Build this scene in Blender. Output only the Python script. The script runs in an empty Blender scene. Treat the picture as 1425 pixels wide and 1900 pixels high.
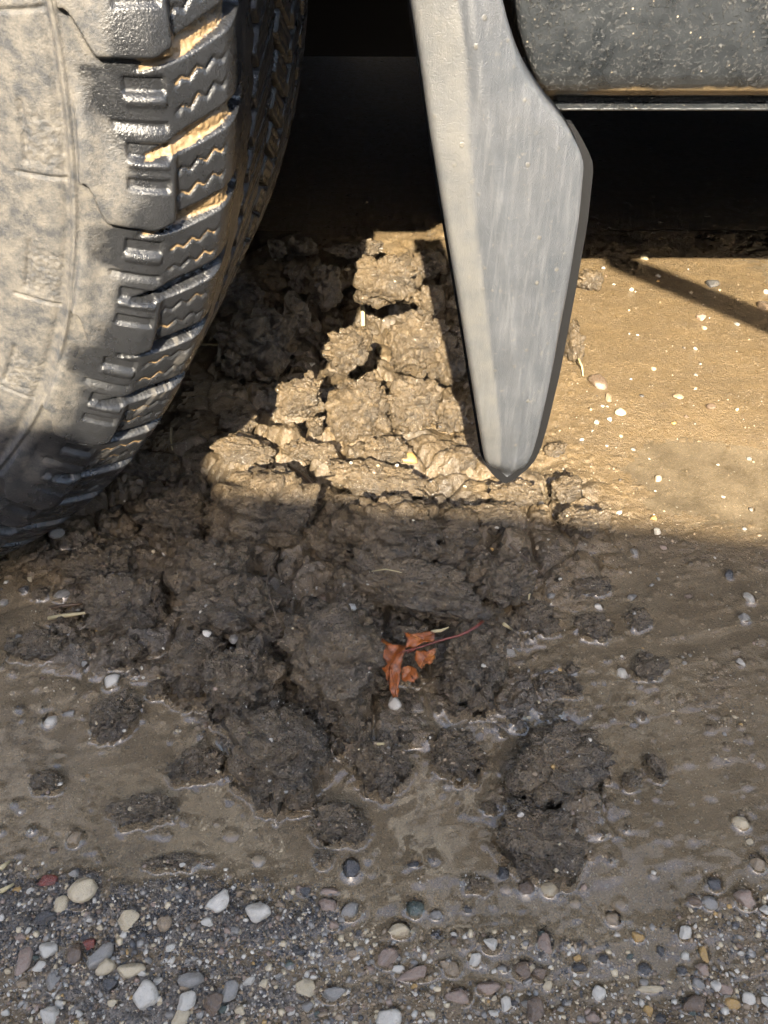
import bpy, bmesh, math, random
import numpy as np
from mathutils import Vector, Matrix

# ------------------------------------------------------------------ camera, world, sun
SC = bpy.context.scene
COL = SC.collection
F, CX, CY = 1427.0, 712.5, 950.0            # focal length and centre in photograph pixels
PITCH = math.radians(42.1)
CAM = np.array([0.0, -0.357, 0.413])
cam_d = bpy.data.cameras.new('camera'); cam = bpy.data.objects.new('camera', cam_d); COL.objects.link(cam)
cam.location = CAM; cam.rotation_euler = (math.pi / 2 - PITCH, 0, 0)
cam_d.sensor_fit = 'VERTICAL'; cam_d.sensor_height = 24.0; cam_d.lens = 24.0 * F / 1900.0
cam_d.clip_start = 0.01; cam_d.clip_end = 2000
SC.camera = cam

SUN_DIR = np.array([0.10, 1.45, -1.0])     # the way the light travels
W = bpy.data.worlds.new('World'); SC.world = W; W.use_nodes = True
wn = W.node_tree.nodes; wl = W.node_tree.links
sky = wn.new('ShaderNodeTexSky'); sky.sky_type = 'NISHITA'; sky.sun_disc = False
sky.sun_elevation = math.atan2(1.0, math.hypot(SUN_DIR[0], SUN_DIR[1]))
sky.sun_rotation = math.atan2(-SUN_DIR[0], -SUN_DIR[1])
sky.dust_density = 2.5
wl.new(sky.outputs[0], wn['Background'].inputs[0]); wn['Background'].inputs[1].default_value = 0.128
sun_d = bpy.data.lights.new('sun', 'SUN'); sun = bpy.data.objects.new('sun', sun_d); COL.objects.link(sun)
sun_d.energy = 5.0; sun_d.angle = math.radians(0.5); sun_d.color = (1.0, 0.89, 0.71)
sun.rotation_euler = Vector(SUN_DIR).to_track_quat('-Z', 'Y').to_euler()
sun.location = (-0.5, -4, 4)
SC.view_settings.view_transform = 'Standard'; SC.view_settings.look = 'None'
SC.view_settings.gamma = 1.0; SC.view_settings.use_curve_mapping = False
SC.view_settings.exposure = 2.35
SC.render.engine = 'CYCLES'
SC.cycles.use_adaptive_sampling = True; SC.cycles.adaptive_threshold = 0.03; SC.cycles.adaptive_min_samples = 12; SC.cycles.max_bounces = 5; SC.cycles.diffuse_bounces = 3; SC.cycles.glossy_bounces = 2; SC.cycles.transparent_max_bounces = 8

rng = np.random.default_rng(7)
random.seed(7)

# ------------------------------------------------------------------ measuring helpers
VD = np.array([0, math.cos(PITCH), -math.sin(PITCH)]); UD = np.array([0, math.sin(PITCH), math.cos(PITCH)])
def ray(px, py):
    return np.array([(px - CX) / F, 0, 0]) + VD + UD * ((CY - py) / F)
def at_z(px, py, z=0.0):                    # measured place on a level at height z
    d = ray(px, py); t = (z - CAM[2]) / d[2]; return CAM + d * t
def at_y(px, py, y=0.0):                    # measured place on an upright plane
    d = ray(px, py); t = (y - CAM[1]) / d[1]; return CAM + d * t
def depth_of(p): return float(np.dot(np.asarray(p) - CAM, VD))

# ------------------------------------------------------------------ noise
def _h(ix, iy, iz, seed):
    with np.errstate(over='ignore'):
        h = (ix.astype(np.int64).astype(np.uint32) * np.uint32(374761393) + iy.astype(np.int64).astype(np.uint32) * np.uint32(668265263)
             + iz.astype(np.int64).astype(np.uint32) * np.uint32(2246822519) + np.uint32((seed * 3266489917) & 0xffffffff))
        h = (h ^ (h >> np.uint32(13))) * np.uint32(1274126177)
        h = (h ^ (h >> np.uint32(15))) * np.uint32(2654435761)
        h = h ^ (h >> np.uint32(16))
    return h.astype(np.float64) / 4294967295.0
def vn2(x, y, seed=0):
    ix = np.floor(x); iy = np.floor(y); fx = x - ix; fy = y - iy
    fx = fx * fx * fx * (fx * (fx * 6 - 15) + 10); fy = fy * fy * fy * (fy * (fy * 6 - 15) + 10)
    z = np.zeros_like(ix)
    a = _h(ix, iy, z, seed); b = _h(ix + 1, iy, z, seed); c = _h(ix, iy + 1, z, seed); d = _h(ix + 1, iy + 1, z, seed)
    return ((a + (b - a) * fx) + ((c + (d - c) * fx) - (a + (b - a) * fx)) * fy) * 2 - 1
def fbm2(x, y, octs=4, seed=0, gain=0.5):
    s = 0; a = 1; t = 0
    for o in range(octs):
        s = s + a * vn2(x + 17.3 * o, y - 9.1 * o, seed + o); t += a
        a *= gain; x, y = (x * 1.6 - y * 1.2) , (x * 1.2 + y * 1.6)
    return s / t
def vn3(p, seed=0):
    i = np.floor(p); f = p - i; f = f * f * f * (f * (f * 6 - 15) + 10)
    x, y, z = i[:, 0], i[:, 1], i[:, 2]; fx, fy, fz = f[:, 0], f[:, 1], f[:, 2]
    def L(dz):
        a = _h(x, y, z + dz, seed); b = _h(x + 1, y, z + dz, seed); c = _h(x, y + 1, z + dz, seed); d = _h(x + 1, y + 1, z + dz, seed)
        ab = a + (b - a) * fx; cd = c + (d - c) * fx
        return ab + (cd - ab) * fy
    a = L(0); b = L(1)
    return (a + (b - a) * fz) * 2 - 1
def fbm3(p, octs=4, seed=0, gain=0.5):
    s = 0; a = 1; t = 0
    for o in range(octs):
        s = s + a * vn3(p + 11.7 * o, seed + o); t += a; a *= gain; p = p * 2.03
    return s / t
def worley2(x, y, seed=0):
    ix = np.floor(x); iy = np.floor(y); f1 = np.full(x.shape, 9.0); f2 = np.full(x.shape, 9.0); cid = np.zeros(x.shape)
    z = np.zeros_like(ix)
    for dx in (-1, 0, 1):
        for dy in (-1, 0, 1):
            cx = ix + dx; cy = iy + dy
            px = cx + _h(cx, cy, z, seed); py = cy + _h(cx, cy, z + 1, seed)
            d = np.hypot(px - x, py - y); v = _h(cx, cy, z + 2, seed)
            n = d < f1
            f2 = np.where(n, f1, np.minimum(f2, d)); cid = np.where(n, v, cid); f1 = np.where(n, d, f1)
    return f1, f2, cid
def worley3(p, seed=0):
    i = np.floor(p); f1 = np.full(len(p), 9.0); f2 = np.full(len(p), 9.0); cid = np.zeros(len(p))
    for dx in (-1, 0, 1):
        for dy in (-1, 0, 1):
            for dz in (-1, 0, 1):
                x, y, z = i[:, 0] + dx, i[:, 1] + dy, i[:, 2] + dz
                q = np.stack([x + _h(x, y, z, seed), y + _h(x, y, z, seed + 31), z + _h(x, y, z, seed + 57)], 1)
                d = np.sqrt(((q - p) ** 2).sum(1)); v = _h(x, y, z, seed + 91)
                n = d < f1
                f2 = np.where(n, f1, np.minimum(f2, d)); cid = np.where(n, v, cid); f1 = np.where(n, d, f1)
    return f1, f2, cid
def sstep(a, b, x):
    t = np.clip((x - a) / (b - a), 0, 1); return t * t * (3 - 2 * t)

# ------------------------------------------------------------------ object helpers
def tag(o, label=None, cat=None, group=None, kind=None):
    if label: o['label'] = label
    if cat: o['category'] = cat
    if group: o['group'] = group
    if kind: o['kind'] = kind
    return o
def empty(name, loc=(0, 0, 0)):
    o = bpy.data.objects.new(name, None); o.location = loc; o.empty_display_size = 0.05; COL.objects.link(o); return o
def mesh_obj(name, verts, faces, mat=None, parent=None, smooth=True):
    me = bpy.data.meshes.new(name)
    if isinstance(faces, np.ndarray):
        verts = np.asarray(verts, dtype=np.float32); k = faces.shape[1]
        me.vertices.add(len(verts)); me.vertices.foreach_set('co', verts.ravel())
        me.loops.add(faces.size); me.loops.foreach_set('vertex_index', faces.ravel().astype(np.int32))
        me.polygons.add(len(faces)); me.polygons.foreach_set('loop_start', np.arange(0, faces.size, k, dtype=np.int32))
        me.update(calc_edges=True)
    else:
        me.from_pydata([tuple(v) for v in verts], [], faces); me.update()
    if smooth: me.polygons.foreach_set('use_smooth', np.ones(len(me.polygons), dtype=bool))
    if mat: me.materials.append(mat)
    o = bpy.data.objects.new(name, me); COL.objects.link(o)
    if parent: o.parent = parent
    return o
def link_mesh(name, me, parent=None):
    o = bpy.data.objects.new(name, me); COL.objects.link(o)
    if parent: o.parent = parent
    return o
def grid_faces(nu, nv):                      # index = i*nv + j
    i = np.arange(nu - 1)[:, None]; j = np.arange(nv - 1)[None, :]
    a = (i * nv + j).ravel()
    return np.stack([a, a + nv, a + nv + 1, a + 1], 1)
def attr(o, name, vals):
    a = o.data.attributes.new(name, 'FLOAT', 'POINT'); a.data.foreach_set('value', np.asarray(vals, dtype=np.float32).ravel())
def tube(name, pts, rad, mat, parent=None, n=8, taper=True):
    pts = [Vector(p) for p in pts]; V = []; Fc = []
    for i, p in enumerate(pts):
        t = (pts[min(i + 1, len(pts) - 1)] - pts[max(i - 1, 0)]).normalized()
        a = t.cross(Vector((0.3, 0.2, 1))).normalized(); b = t.cross(a)
        r = rad[i] if isinstance(rad, (list, tuple)) else rad
        for k in range(n):
            an = 2 * math.pi * k / n; V.append(p + (a * math.cos(an) + b * math.sin(an)) * r)
    for i in range(len(pts) - 1):
        for k in range(n):
            Fc.append((i * n + k, i * n + (k + 1) % n, (i + 1) * n + (k + 1) % n, (i + 1) * n + k))
    Fc.append(tuple(range(n))[::-1]); Fc.append(tuple(range((len(pts) - 1) * n, len(pts) * n)))
    return mesh_obj(name, V, Fc, mat, parent)
def prism(name, outline, y0, y1, mat, parent=None, bevel=0.0):      # outline in X-Z, pushed along Y
    bm = bmesh.new()
    a = [bm.verts.new((x, y0, z)) for x, z in outline]
    f = bm.faces.new(a); r = bmesh.ops.extrude_face_region(bm, geom=[f])
    for v in [e for e in r['geom'] if isinstance(e, bmesh.types.BMVert)]: v.co.y = y1
    bmesh.ops.recalc_face_normals(bm, faces=bm.faces)
    if bevel: bmesh.ops.bevel(bm, geom=list(bm.edges), offset=bevel, segments=2, affect='EDGES')
    me = bpy.data.meshes.new(name); bm.to_mesh(me); bm.free()
    if mat: me.materials.append(mat)
    return link_mesh(name, me, parent)
def box(name, lo, hi, mat, parent=None, bevel=0.0):
    return prism(name, [(lo[0], lo[2]), (hi[0], lo[2]), (hi[0], hi[2]), (lo[0], hi[2])], lo[1], hi[1], mat, parent, bevel)

# ------------------------------------------------------------------ materials
class NT:
    def __init__(s, name):
        s.m = bpy.data.materials.new(name); s.m.use_nodes = True; s.t = s.m.node_tree; s.n = s.t.nodes; s.l = s.t.links
        s.b = s.n['Principled BSDF']; s.co = s.n.new('ShaderNodeTexCoord'); s.out = s.n['Material Output']
    def link(s, a, b): s.l.new(a, b)
    def noise(s, scale, detail=5, rough=0.55, src='Object', mp=None, dist=0.0):
        n = s.n.new('ShaderNodeTexNoise'); n.inputs['Scale'].default_value = scale; n.inputs['Detail'].default_value = detail
        n.inputs['Roughness'].default_value = rough; n.inputs['Distortion'].default_value = dist
        s.link(mp if mp else s.co.outputs[src], n.inputs['Vector']); return n.outputs['Fac']
    def vor(s, scale, feature='F1', src='Object', out='Distance'):
        n = s.n.new('ShaderNodeTexVoronoi'); n.feature = feature; n.inputs['Scale'].default_value = scale
        s.link(s.co.outputs[src], n.inputs['Vector']); return n.outputs[out]
    def mapping(s, scale, rot=(0, 0, 0), src='Object'):
        n = s.n.new('ShaderNodeMapping'); n.inputs['Scale'].default_value = scale; n.inputs['Rotation'].default_value = rot
        s.link(s.co.outputs[src], n.inputs['Vector']); return n.outputs[0]
    def attr(s, name):
        n = s.n.new('ShaderNodeAttribute'); n.attribute_name = name; return n.outputs['Fac']
    def ramp(s, x, stops):
        n = s.n.new('ShaderNodeValToRGB'); e = n.color_ramp.elements
        while len(e) < len(stops): e.new(0.5)
        for k, (p, c) in enumerate(stops):
            e[k].position = p; e[k].color = (c if isinstance(c, tuple) else (c, c, c)) + (1,)
        s.link(x, n.inputs[0]); return n.outputs[0]
    def mix(s, f, a, b, mode='MIX'):
        n = s.n.new('ShaderNodeMix'); n.data_type = 'RGBA'; n.blend_type = mode
        for v, k in ((f, 0), (a, 6), (b, 7)):
            if isinstance(v, (int, float)) and k == 0: n.inputs[0].default_value = v
            elif isinstance(v, (int, float)): n.inputs[k].default_value = (v, v, v, 1)
            elif isinstance(v, tuple): n.inputs[k].default_value = v + (1,)
            else: s.link(v, n.inputs[k])
        return n.outputs[2]
    def math(s, op, a, b=0.0, c=0.0, clamp=False):
        n = s.n.new('ShaderNodeMath'); n.operation = op; n.use_clamp = clamp
        for k, v in enumerate((a, b, c)):
            if isinstance(v, (int, float)): n.inputs[k].default_value = v
            else: s.link(v, n.inputs[k])
        return n.outputs[0]
    def bump(s, h, dist, strength=1.0, prev=None):
        n = s.n.new('ShaderNodeBump'); n.inputs['Distance'].default_value = dist; n.inputs['Strength'].default_value = strength
        s.link(h, n.inputs['Height'])
        if prev: s.link(prev, n.inputs['Normal'])
        return n.outputs[0]
    def set(s, **k):
        for key, v in k.items():
            i = s.b.inputs[key.replace('_', ' ')]
            if isinstance(v, (int, float)): i.default_value = v
            elif isinstance(v, tuple): i.default_value = v + (1,) if len(v) == 3 else v
            else: s.link(v, i)
        return s.m

MUD_A = (0.225, 0.163, 0.093); MUD_B = (0.130, 0.100, 0.065); MUD_C = (0.31, 0.23, 0.135)
MUDS = [((0.158, 0.110, 0.056), (0.112, 0.081, 0.046), (0.215, 0.153, 0.083)), ((0.145, 0.103, 0.056), (0.066, 0.051, 0.034), (0.24, 0.174, 0.098))]
DARK_SAND = (0.056, 0.046, 0.035)
def mud_material(name, ground=False, clod=False):
    MUD_A, MUD_B, MUD_C = MUDS[0 if ground else 1]
    t = NT(name)
    n1 = t.noise(28, 6, 0.6); n2 = t.noise(160, 4, 0.6); n3 = t.noise(900, 3, 0.6)
    c = t.mix(t.math('MULTIPLY', t.ramp(n1, [(0.35, 0.0), (0.65, 1.0)]), .55 if ground else 1.0), MUD_A, MUD_B)
    c = t.mix(t.math('MULTIPLY', t.ramp(n2, [(0.5, 0.0), (0.75, 1.0)]), 0.6), c, MUD_C)
    if ground:
        mp = t.mapping((9, 70, 9), (0, 0, 0.22)); st = t.noise(1.0, 5, 0.6, mp=mp, dist=0.6)
        c = t.mix(t.math('MULTIPLY', t.ramp(st, [(0.42, 0.0), (0.66, 1.0)]), 0.35), c, (0.105, 0.078, 0.048))
        hp = t.attr('heap'); c = t.mix(t.ramp(t.math('ADD', hp, t.math('MULTIPLY', t.math('SUBTRACT', n1, .5), .8)), [(0.3, 0.0), (0.6, 1.0)]), c, t.mix(t.ramp(n1, [(0.35, 0.0), (0.65, 1.0)]), *MUDS[1][:2]))
        dk = t.attr('dark_sand')
        gr = t.ramp(t.noise(520, 3, 0.7), [(0.42, 0.0), (0.6, 1.0)])
        sand = t.mix(gr, DARK_SAND, (0.17, 0.14, 0.105))
        edge = t.math('ADD', dk, t.math('MULTIPLY', t.math('SUBTRACT', t.noise(60, 5, 0.65), 0.5), 1.6))
        c = t.mix(t.ramp(edge, [(0.42, 0.0), (0.62, 1.0)]), c, sand)
    # grains of sand of several colours set in the mud
    v = t.n.new('ShaderNodeTexVoronoi'); v.inputs['Scale'].default_value = 620; t.link(t.co.outputs['Object'], v.inputs['Vector'])
    sep = t.n.new('ShaderNodeSeparateColor'); t.link(v.outputs['Color'], sep.inputs[0])
    inside = t.ramp(v.outputs['Distance'], [(0.25, 1.0), (0.42, 0.0)])
    pale = t.math('MULTIPLY', inside, t.ramp(sep.outputs[0], [(0.82, 0.0), (0.86, 1.0)]))
    blk = t.math('MULTIPLY', inside, t.ramp(sep.outputs[1], [(0.84, 0.0), (0.88, 1.0)]))
    c = t.mix(t.math('MULTIPLY', pale, 0.6), c, (0.40, 0.33, 0.23))
    c = t.mix(t.math('MULTIPLY', blk, 0.8), c, (0.03, 0.028, 0.026))
    r = t.ramp(t.noise(70, 5, 0.65), [(0.3, 0.22 if ground else 0.26), (0.7, 0.55 if ground else 0.5)])
    b = t.bump(t.math('ADD', n3, t.math('MULTIPLY', pale, 0.8)), 0.0019 if not ground else 0.0009, 1.0)
    b = t.bump(t.noise(330, 4, 0.6), 0.0034 if not ground else 0.0014, 1.0, b)
    return t.set(Base_Color=c, Roughness=r, Normal=b, Specular_IOR_Level=0.5, Coat_Weight=0.55 if not ground else 0.35, Coat_Roughness=0.12, Coat_Normal=b)
M = {}
M['ground'] = mud_material('wet_mud_ground', ground=True)
M['clod'] = mud_material('wet_mud_clod')

def stone_mat(name, c1, c2, rough=0.3, sc=2.2):
    t = NT(name); n = t.noise(sc, 6, 0.65); v = t.noise(sc * 6, 4, 0.65)
    c = t.mix(t.ramp(n, [(0.35, 0.0), (0.65, 1.0)]), c1, c2)
    c = t.mix(t.math('MULTIPLY', t.ramp(v, [(0.55, 0.0), (0.7, 1.0)]), .5), c, tuple(q * .45 for q in c1))
    c = t.mix(t.math('MULTIPLY', t.ramp(t.noise(sc * .55, 5, .7), [(0.54, 0.0), (0.68, 1.0)]), 0.6), c, (0.18, 0.14, 0.092))   # smears of mud
    return t.set(Base_Color=c, Roughness=t.ramp(t.noise(sc, 3), [(0.35, rough * 0.5), (0.65, rough * 1.4)]), Normal=t.bump(v, 0.0006, .7), Specular_IOR_Level=0.5)
SCOL = {'cream': ((0.54, 0.45, 0.30), (0.42, 0.34, 0.22)), 'white': ((0.56, 0.515, 0.43), (0.42, 0.385, 0.32)), 'grey': ((0.29, 0.268, 0.23), (0.185, 0.172, 0.150)), 'slate': ((0.088, 0.084, 0.08), (0.05, 0.048, 0.046)),
        'tan': ((0.31, 0.235, 0.15), (0.22, 0.165, 0.108)), 'brown': ((0.17, 0.12, 0.08), (0.11, 0.08, 0.058)), 'ochre': ((0.42, 0.27, 0.10), (0.32, 0.20, 0.075)), 'pink': ((0.30, 0.215, 0.160), (0.23, 0.175, 0.135)),
        'red': ((0.22, 0.062, 0.042), (0.14, 0.05, 0.042)), 'green': ((0.11, 0.13, 0.105), (0.075, 0.088, 0.075))}
STONE = {k: stone_mat('stone_' + k, *v) for k, v in SCOL.items()}
GRAVEL = {k: stone_mat('gravel_' + k, *v, sc=150) for k, v in SCOL.items()}
t = NT('straw'); M['straw'] = t.set(Base_Color=t.mix(t.noise(200), (0.50, 0.42, 0.24), (0.34, 0.27, 0.14)), Roughness=0.45)
t = NT('wet_twig'); M['twig'] = t.set(Base_Color=t.mix(t.noise(200), (0.12, 0.075, 0.04), (0.06, 0.042, 0.028)), Roughness=0.4)
t = NT('dark_root'); M['root'] = t.set(Base_Color=(0.10, 0.075, 0.05), Roughness=0.5)

# rubber with dust and mud
t = NT('tyre_rubber')
du = t.attr('dust_tone'); mu = t.attr('mud')
n1 = t.noise(55, 7, 0.65); n2 = t.noise(240, 5, 0.65); n3 = t.noise(1100, 3, 0.6)
dn = t.math('ADD', du, t.math('MULTIPLY', t.math('SUBTRACT', n1, 0.5), 1.1))
dn = t.math('ADD', dn, t.math('MULTIPLY', t.math('SUBTRACT', n2, 0.5), 0.55))
dmask = t.ramp(dn, [(0.25, 0.0), (0.85, 1.0)])
rub = t.mix(n2, (0.010, 0.0105, 0.0115), (0.019, 0.0195, 0.021))
dcol = t.mix(t.ramp(t.noise(130, 6, 0.75), [(0.38, 0.0), (0.62, 1.0)]), (0.088, 0.079, 0.066), (0.024, 0.025, 0.027))
c = t.mix(dmask, rub, dcol)
mcol = t.mix(n2, (0.15, 0.098, 0.045), (0.21, 0.142, 0.072))
mm = t.ramp(t.math('ADD', mu, t.math('MULTIPLY', t.math('SUBTRACT', n3, 0.5), 0.7)), [(0.4, 0.0), (0.6, 1.0)])
c = t.mix(mm, c, mcol)
r = t.mix(dmask, t.ramp(n1, [(0.35, 0.20), (0.65, 0.42)]), 0.72)
r = t.mix(mm, r, 0.5)
b = t.bump(n3, 0.0004, .8); b = t.bump(n2, 0.0007, 0.45, b)
M['tyre'] = t.set(Base_Color=c, Roughness=r, Normal=b, Specular_IOR_Level=0.6)

# ------------------------------------------------------------------ the mud ground (one sheet out to the horizon)
BL = []
def blob_fn(px, py, rx, ry):
    p = at_z(px, py); dep = depth_of(p); r = ray(px, py); sl = -r[2] / np.linalg.norm(r)
    return p[0], p[1], rx * dep / F, ry * dep / F / sl
def blob(X, Y, px, py, rx, ry):
    x, y, a, b = blob_fn(px, py, rx, ry); q = ((X - x) / a) ** 2 + ((Y - y) / b) ** 2
    return np.exp(-q ** 1.5)
HEAP = [(660, 640, 230, 190, .016), (620, 870, 300, 100, .022), (820, 560, 110, 130, .012), (540, 1010, 230, 130, .016), (820, 1020, 260, 110, .014),
        (420, 1130, 140, 110, .009), (640, 1180, 180, 120, .009), (880, 1200, 120, 100, .006), (250, 960, 200, 140, .008), (1000, 940, 130, 60, .006),
        (600, 1330, 250, 100, .006), (1020, 1470, 120, 110, .005), (240, 1150, 160, 110, .006), (900, 1290, 200, 70, .004)]
POOL = [(1330, 880, 190, 85, .0045), (1180, 700, 200, 90, .0), (150, 1400, 280, 110, .0045), (420, 1480, 260, 70, .004), (800, 1400, 260, 120, .005), (1000, 1300, 220, 130, .0040),
        (700, 1560, 330, 60, .0042), (1180, 1110, 180, 80, .0028), (1250, 1450, 200, 130, .0024), (820, 1680, 260, 50, .003), (250, 1590, 250, 40, .003), (1150, 1650, 240, 60, .003), (800, 1300, 120, 50, .004),
        (300, 850, 60, 30, .003), (1000, 1800, 300, 60, .002)]
WATER = -0.0009
def gmask_heap(X, Y):
    s = np.zeros_like(X)
    for p in HEAP: s = np.maximum(s, blob(X, Y, *p[:4]))
    return s
def gmask_sand(X, Y):                        # black sand and gravel band near the camera
    yb = at_z(700, 1650)[1]
    s = sstep(yb + 0.03, yb - 0.05, Y + 0.12 * X + .02 * fbm2(X * 25, Y * 25, 3, 61)) * 0.30
    for p in [(150, 1650, 260, 90), (330, 1700, 200, 70), (560, 1720, 130, 60), (1000, 1740, 140, 60), (300, 1850, 300, 60), (60, 1700, 150, 80)]:
        s = np.maximum(s, blob(X, Y, *p))
    return s
def ground_z(X, Y):
    X = np.asarray(X, dtype=np.float64); Y = np.asarray(Y, dtype=np.float64)
    near = np.exp(-((X / .8) ** 2 + ((Y - 0.15) / .62) ** 2) ** 2)
    calm = 1 - .85 * blob(X, Y, 1290, 720, 290, 280)
    g = .0022 * fbm2(X * 9, Y * 9, 3, 1) + near * calm * (.0022 * fbm2(X * 38, Y * 38, 4, 5) + .0010 * fbm2(X * 150, Y * 150, 3, 9))
    g = g + near * .0016 * sstep(.16, .02, Y) * fbm2(X * 14 + Y * 3, Y * 110 - X * 22, 4, 13)
    heap = np.zeros_like(X); hm = np.zeros_like(X)
    for px, py, rx, ry, h in HEAP:
        b = blob(X, Y, px, py, rx, ry); heap = np.maximum(heap, b * h); hm = np.maximum(hm, b)
    wx = X + .006 * fbm2(X * 60, Y * 60, 3, 21); wy = Y + .006 * fbm2(X * 60 + 7, Y * 60 - 3, 3, 25)
    f1, f2, cid = worley2(wx * 30, wy * 30, 31); d1, d2, did = worley2(wx * 85, wy * 85, 37); e1, e2, eid = worley2(X * 210, Y * 210, 41)
    lump = (.3 + .9 * cid) * np.clip(1.1 - f1 * f1 * 1.6, -.5, 1) * np.minimum(1, (f2 - f1) * 3.5)
    g = g + heap * (0.55 + 0.75 * lump) + hm * (.0055 * did * np.clip(1 - 1.7 * d1 * d1, 0, 1) + .0018 * (1 - 1.3 * e1) + .004 * fbm2(X * 110, Y * 110, 4, 45) - .007 * sstep(.10, .02, f2 - f1))
    for px, py, rx, ry, h in POOL:
        g = g - blob(X, Y, px, py, rx, ry) * h * (1 - .8 * hm)
    g = g - .055 * blob(X, Y, 640, 590, 170, 120) - .045 * blob(X, Y, 590, 770, 120, 45) - .03 * blob(X, Y, 790, 640, 70, 130)
    yb = at_z(700, 1650)[1]; sd = gmask_sand(X, Y)
    g = g + .0045 * blob(X, Y, 1260, 640, 330, 250) + .0024 * sstep(yb + .03, yb - .06, Y + .12 * X + .035 * fbm2(X * 22, Y * 40, 3, 63))
    g = g + near * sd * (.0013 * (1 - 1.5 * e1) + .0012 * did)
    # scattered crumbs on the flat
    k1, k2, kid = worley2(X * 130, Y * 130, 53)
    g = g + near * calm * (1 - hm) * np.where(kid > .82, .0022 * np.clip(1 - 5 * k1 * k1, 0, 1), 0)
    return g

def axis(a, b, step, far, grow):
    c = list(np.arange(a, b + step / 2, step)); lo = []; s = step; x = a
    while x > -far: s *= grow; x -= s; lo.append(x)
    hi = []; s = step; x = c[-1]
    while x < far: s *= grow; x += s; hi.append(x)
    return np.array(lo[::-1] + c + hi)
rows_y = [-0.275]                            # rows and columns get wider with distance, as their size in view shrinks
while rows_y[-1] < 0.66:
    d_ = (rows_y[-1] - CAM[1]) * VD[1] + CAM[2] * UD[2]; r_ = np.array([0, rows_y[-1] - CAM[1], -CAM[2]]); sl_ = CAM[2] / np.linalg.norm(r_)
    rows_y.append(rows_y[-1] + 2.15 * d_ / F / sl_)
lo_, s_, y_ = [], .001, rows_y[0]
while y_ > -400: s_ *= 1.2; y_ -= s_; lo_.append(y_)
hi_, s_, y_ = [], rows_y[-1] - rows_y[-2], rows_y[-1]
while y_ < 400: s_ *= 1.14; y_ += s_; hi_.append(y_)
gy = np.array(lo_[::-1] + rows_y + hi_); nlo, nden = len(lo_), len(rows_y)
xi = list(np.linspace(-1, 1, 640)); s_ = xi[1] - xi[0]; x_ = 1.0; ext = []
while x_ < 900: s_ *= 1.2; x_ += s_; ext.append(x_)
xi = np.array([-v for v in ext[::-1]] + xi + ext); xlo = len(ext)
fan = np.clip((gy - CAM[1]) * VD[1] + CAM[2] * UD[2], .32, 1.6) * (.56)
GX = xi[:, None] * fan[None, :]; GY = np.broadcast_to(gy[None, :], GX.shape).copy(); gx = xi
GZ = ground_z(GX, GY)
ground = mesh_obj('ground', np.stack([GX.ravel(), GY.ravel(), GZ.ravel()], 1), grid_faces(len(gx), len(gy)), M['ground'])
tag(ground, 'churned wet brown mud with gravel and silt', 'ground', kind='structure')
attr(ground, 'dark_sand', gmask_sand(GX, GY)); attr(ground, 'heap', gmask_heap(GX, GY))

# top-surface map used to rest small things on mud and clods
TS = 0.0012; TX0, TX1, TY0, TY1 = -0.56, 0.56, -0.30, 0.72
tx = np.arange(TX0, TX1, TS); ty = np.arange(TY0, TY1, TS)
TXG, TYG = np.meshgrid(tx, ty, indexing='ij'); TOP = ground_z(TXG, TYG)
def top_add(v):
    i = np.round((v[:, 0] - TX0) / TS).astype(int); j = np.round((v[:, 1] - TY0) / TS).astype(int)
    k = (i >= 0) & (i < len(tx)) & (j >= 0) & (j < len(ty))
    np.maximum.at(TOP, (i[k], j[k]), v[k, 2])
def top_zs(X, Y):
    fi = np.clip((X - TX0) / TS, 0, len(tx) - 1.001); fj = np.clip((Y - TY0) / TS, 0, len(ty) - 1.001)
    i = fi.astype(int); j = fj.astype(int); u = fi - i; v = fj - j
    return (TOP[i, j] * (1 - u) + TOP[i + 1, j] * u) * (1 - v) + (TOP[i, j + 1] * (1 - u) + TOP[i + 1, j + 1] * u) * v
def top_z(x, y):
    i = min(max(int(round((x - TX0) / TS)), 0), len(tx) - 1); j = min(max(int(round((y - TY0) / TS)), 0), len(ty) - 1)
    return float(TOP[i, j])

# ------------------------------------------------------------------ the pickup truck: tyre, mudguard, sill, body
truck = empty('pickup_truck', (-0.435, 0.130, 0))
tag(truck, 'muddy pickup truck parked on wet mud, front wheel, mudguard and sill in view', 'truck')
TP = np.array([-0.435, 0.130, 0.0])          # parts are measured in the world, then shifted under the truck
def under(o):
    o.parent = truck; o.matrix_parent_inverse = Matrix.Translation(-Vector(TP)); return o

R0, HW = 0.385, 0.13
WC = np.array([-0.435, 0.130, 0.378]); STEER = math.radians(-4.4)
PITCHANG = math.radians(360 / 34); TH0 = math.radians(-5.4)
# profile knots: distance across (y), radius
PK = np.array([(-.086, .205), (-.104, .222), (-.124, .25), (-.136, .28), (-.1395, .305), (-.1385, .330), (-.1335, .350), (-.1290, .3605), (-.1195, .3715), (-.1100, .3812), (-.1080, .3830), (-.1055, .3842),
               (-.085, .3850), (-.05, .3856), (0, .3860), (.05, .3856), (.085, .3850), (.105, .3840), (.1185, .3735), (.1275, .362), (.1335, .350), (.1385, .330), (.1395, .305), (.136, .28), (.124, .25), (.104, .222), (.086, .205)])
seg = np.r_[0, np.cumsum(np.hypot(*np.diff(PK, axis=0).T))]
def prof(s):
    # smooth interpolation (Catmull-Rom on arclength)
    m = np.gradient(PK, seg, axis=0); k = np.clip(np.searchsorted(seg, s) - 1, 0, len(seg) - 2)
    h = (seg[k + 1] - seg[k]); u = ((s - seg[k]) / h)[:, None]; h = h[:, None]
    return ((2 * u**3 - 3 * u**2 + 1) * PK[k] + (u**3 - 2 * u**2 + u) * h * m[k] + (-2 * u**3 + 3 * u**2) * PK[k + 1] + (u**3 - u**2) * h * m[k + 1])
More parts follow.
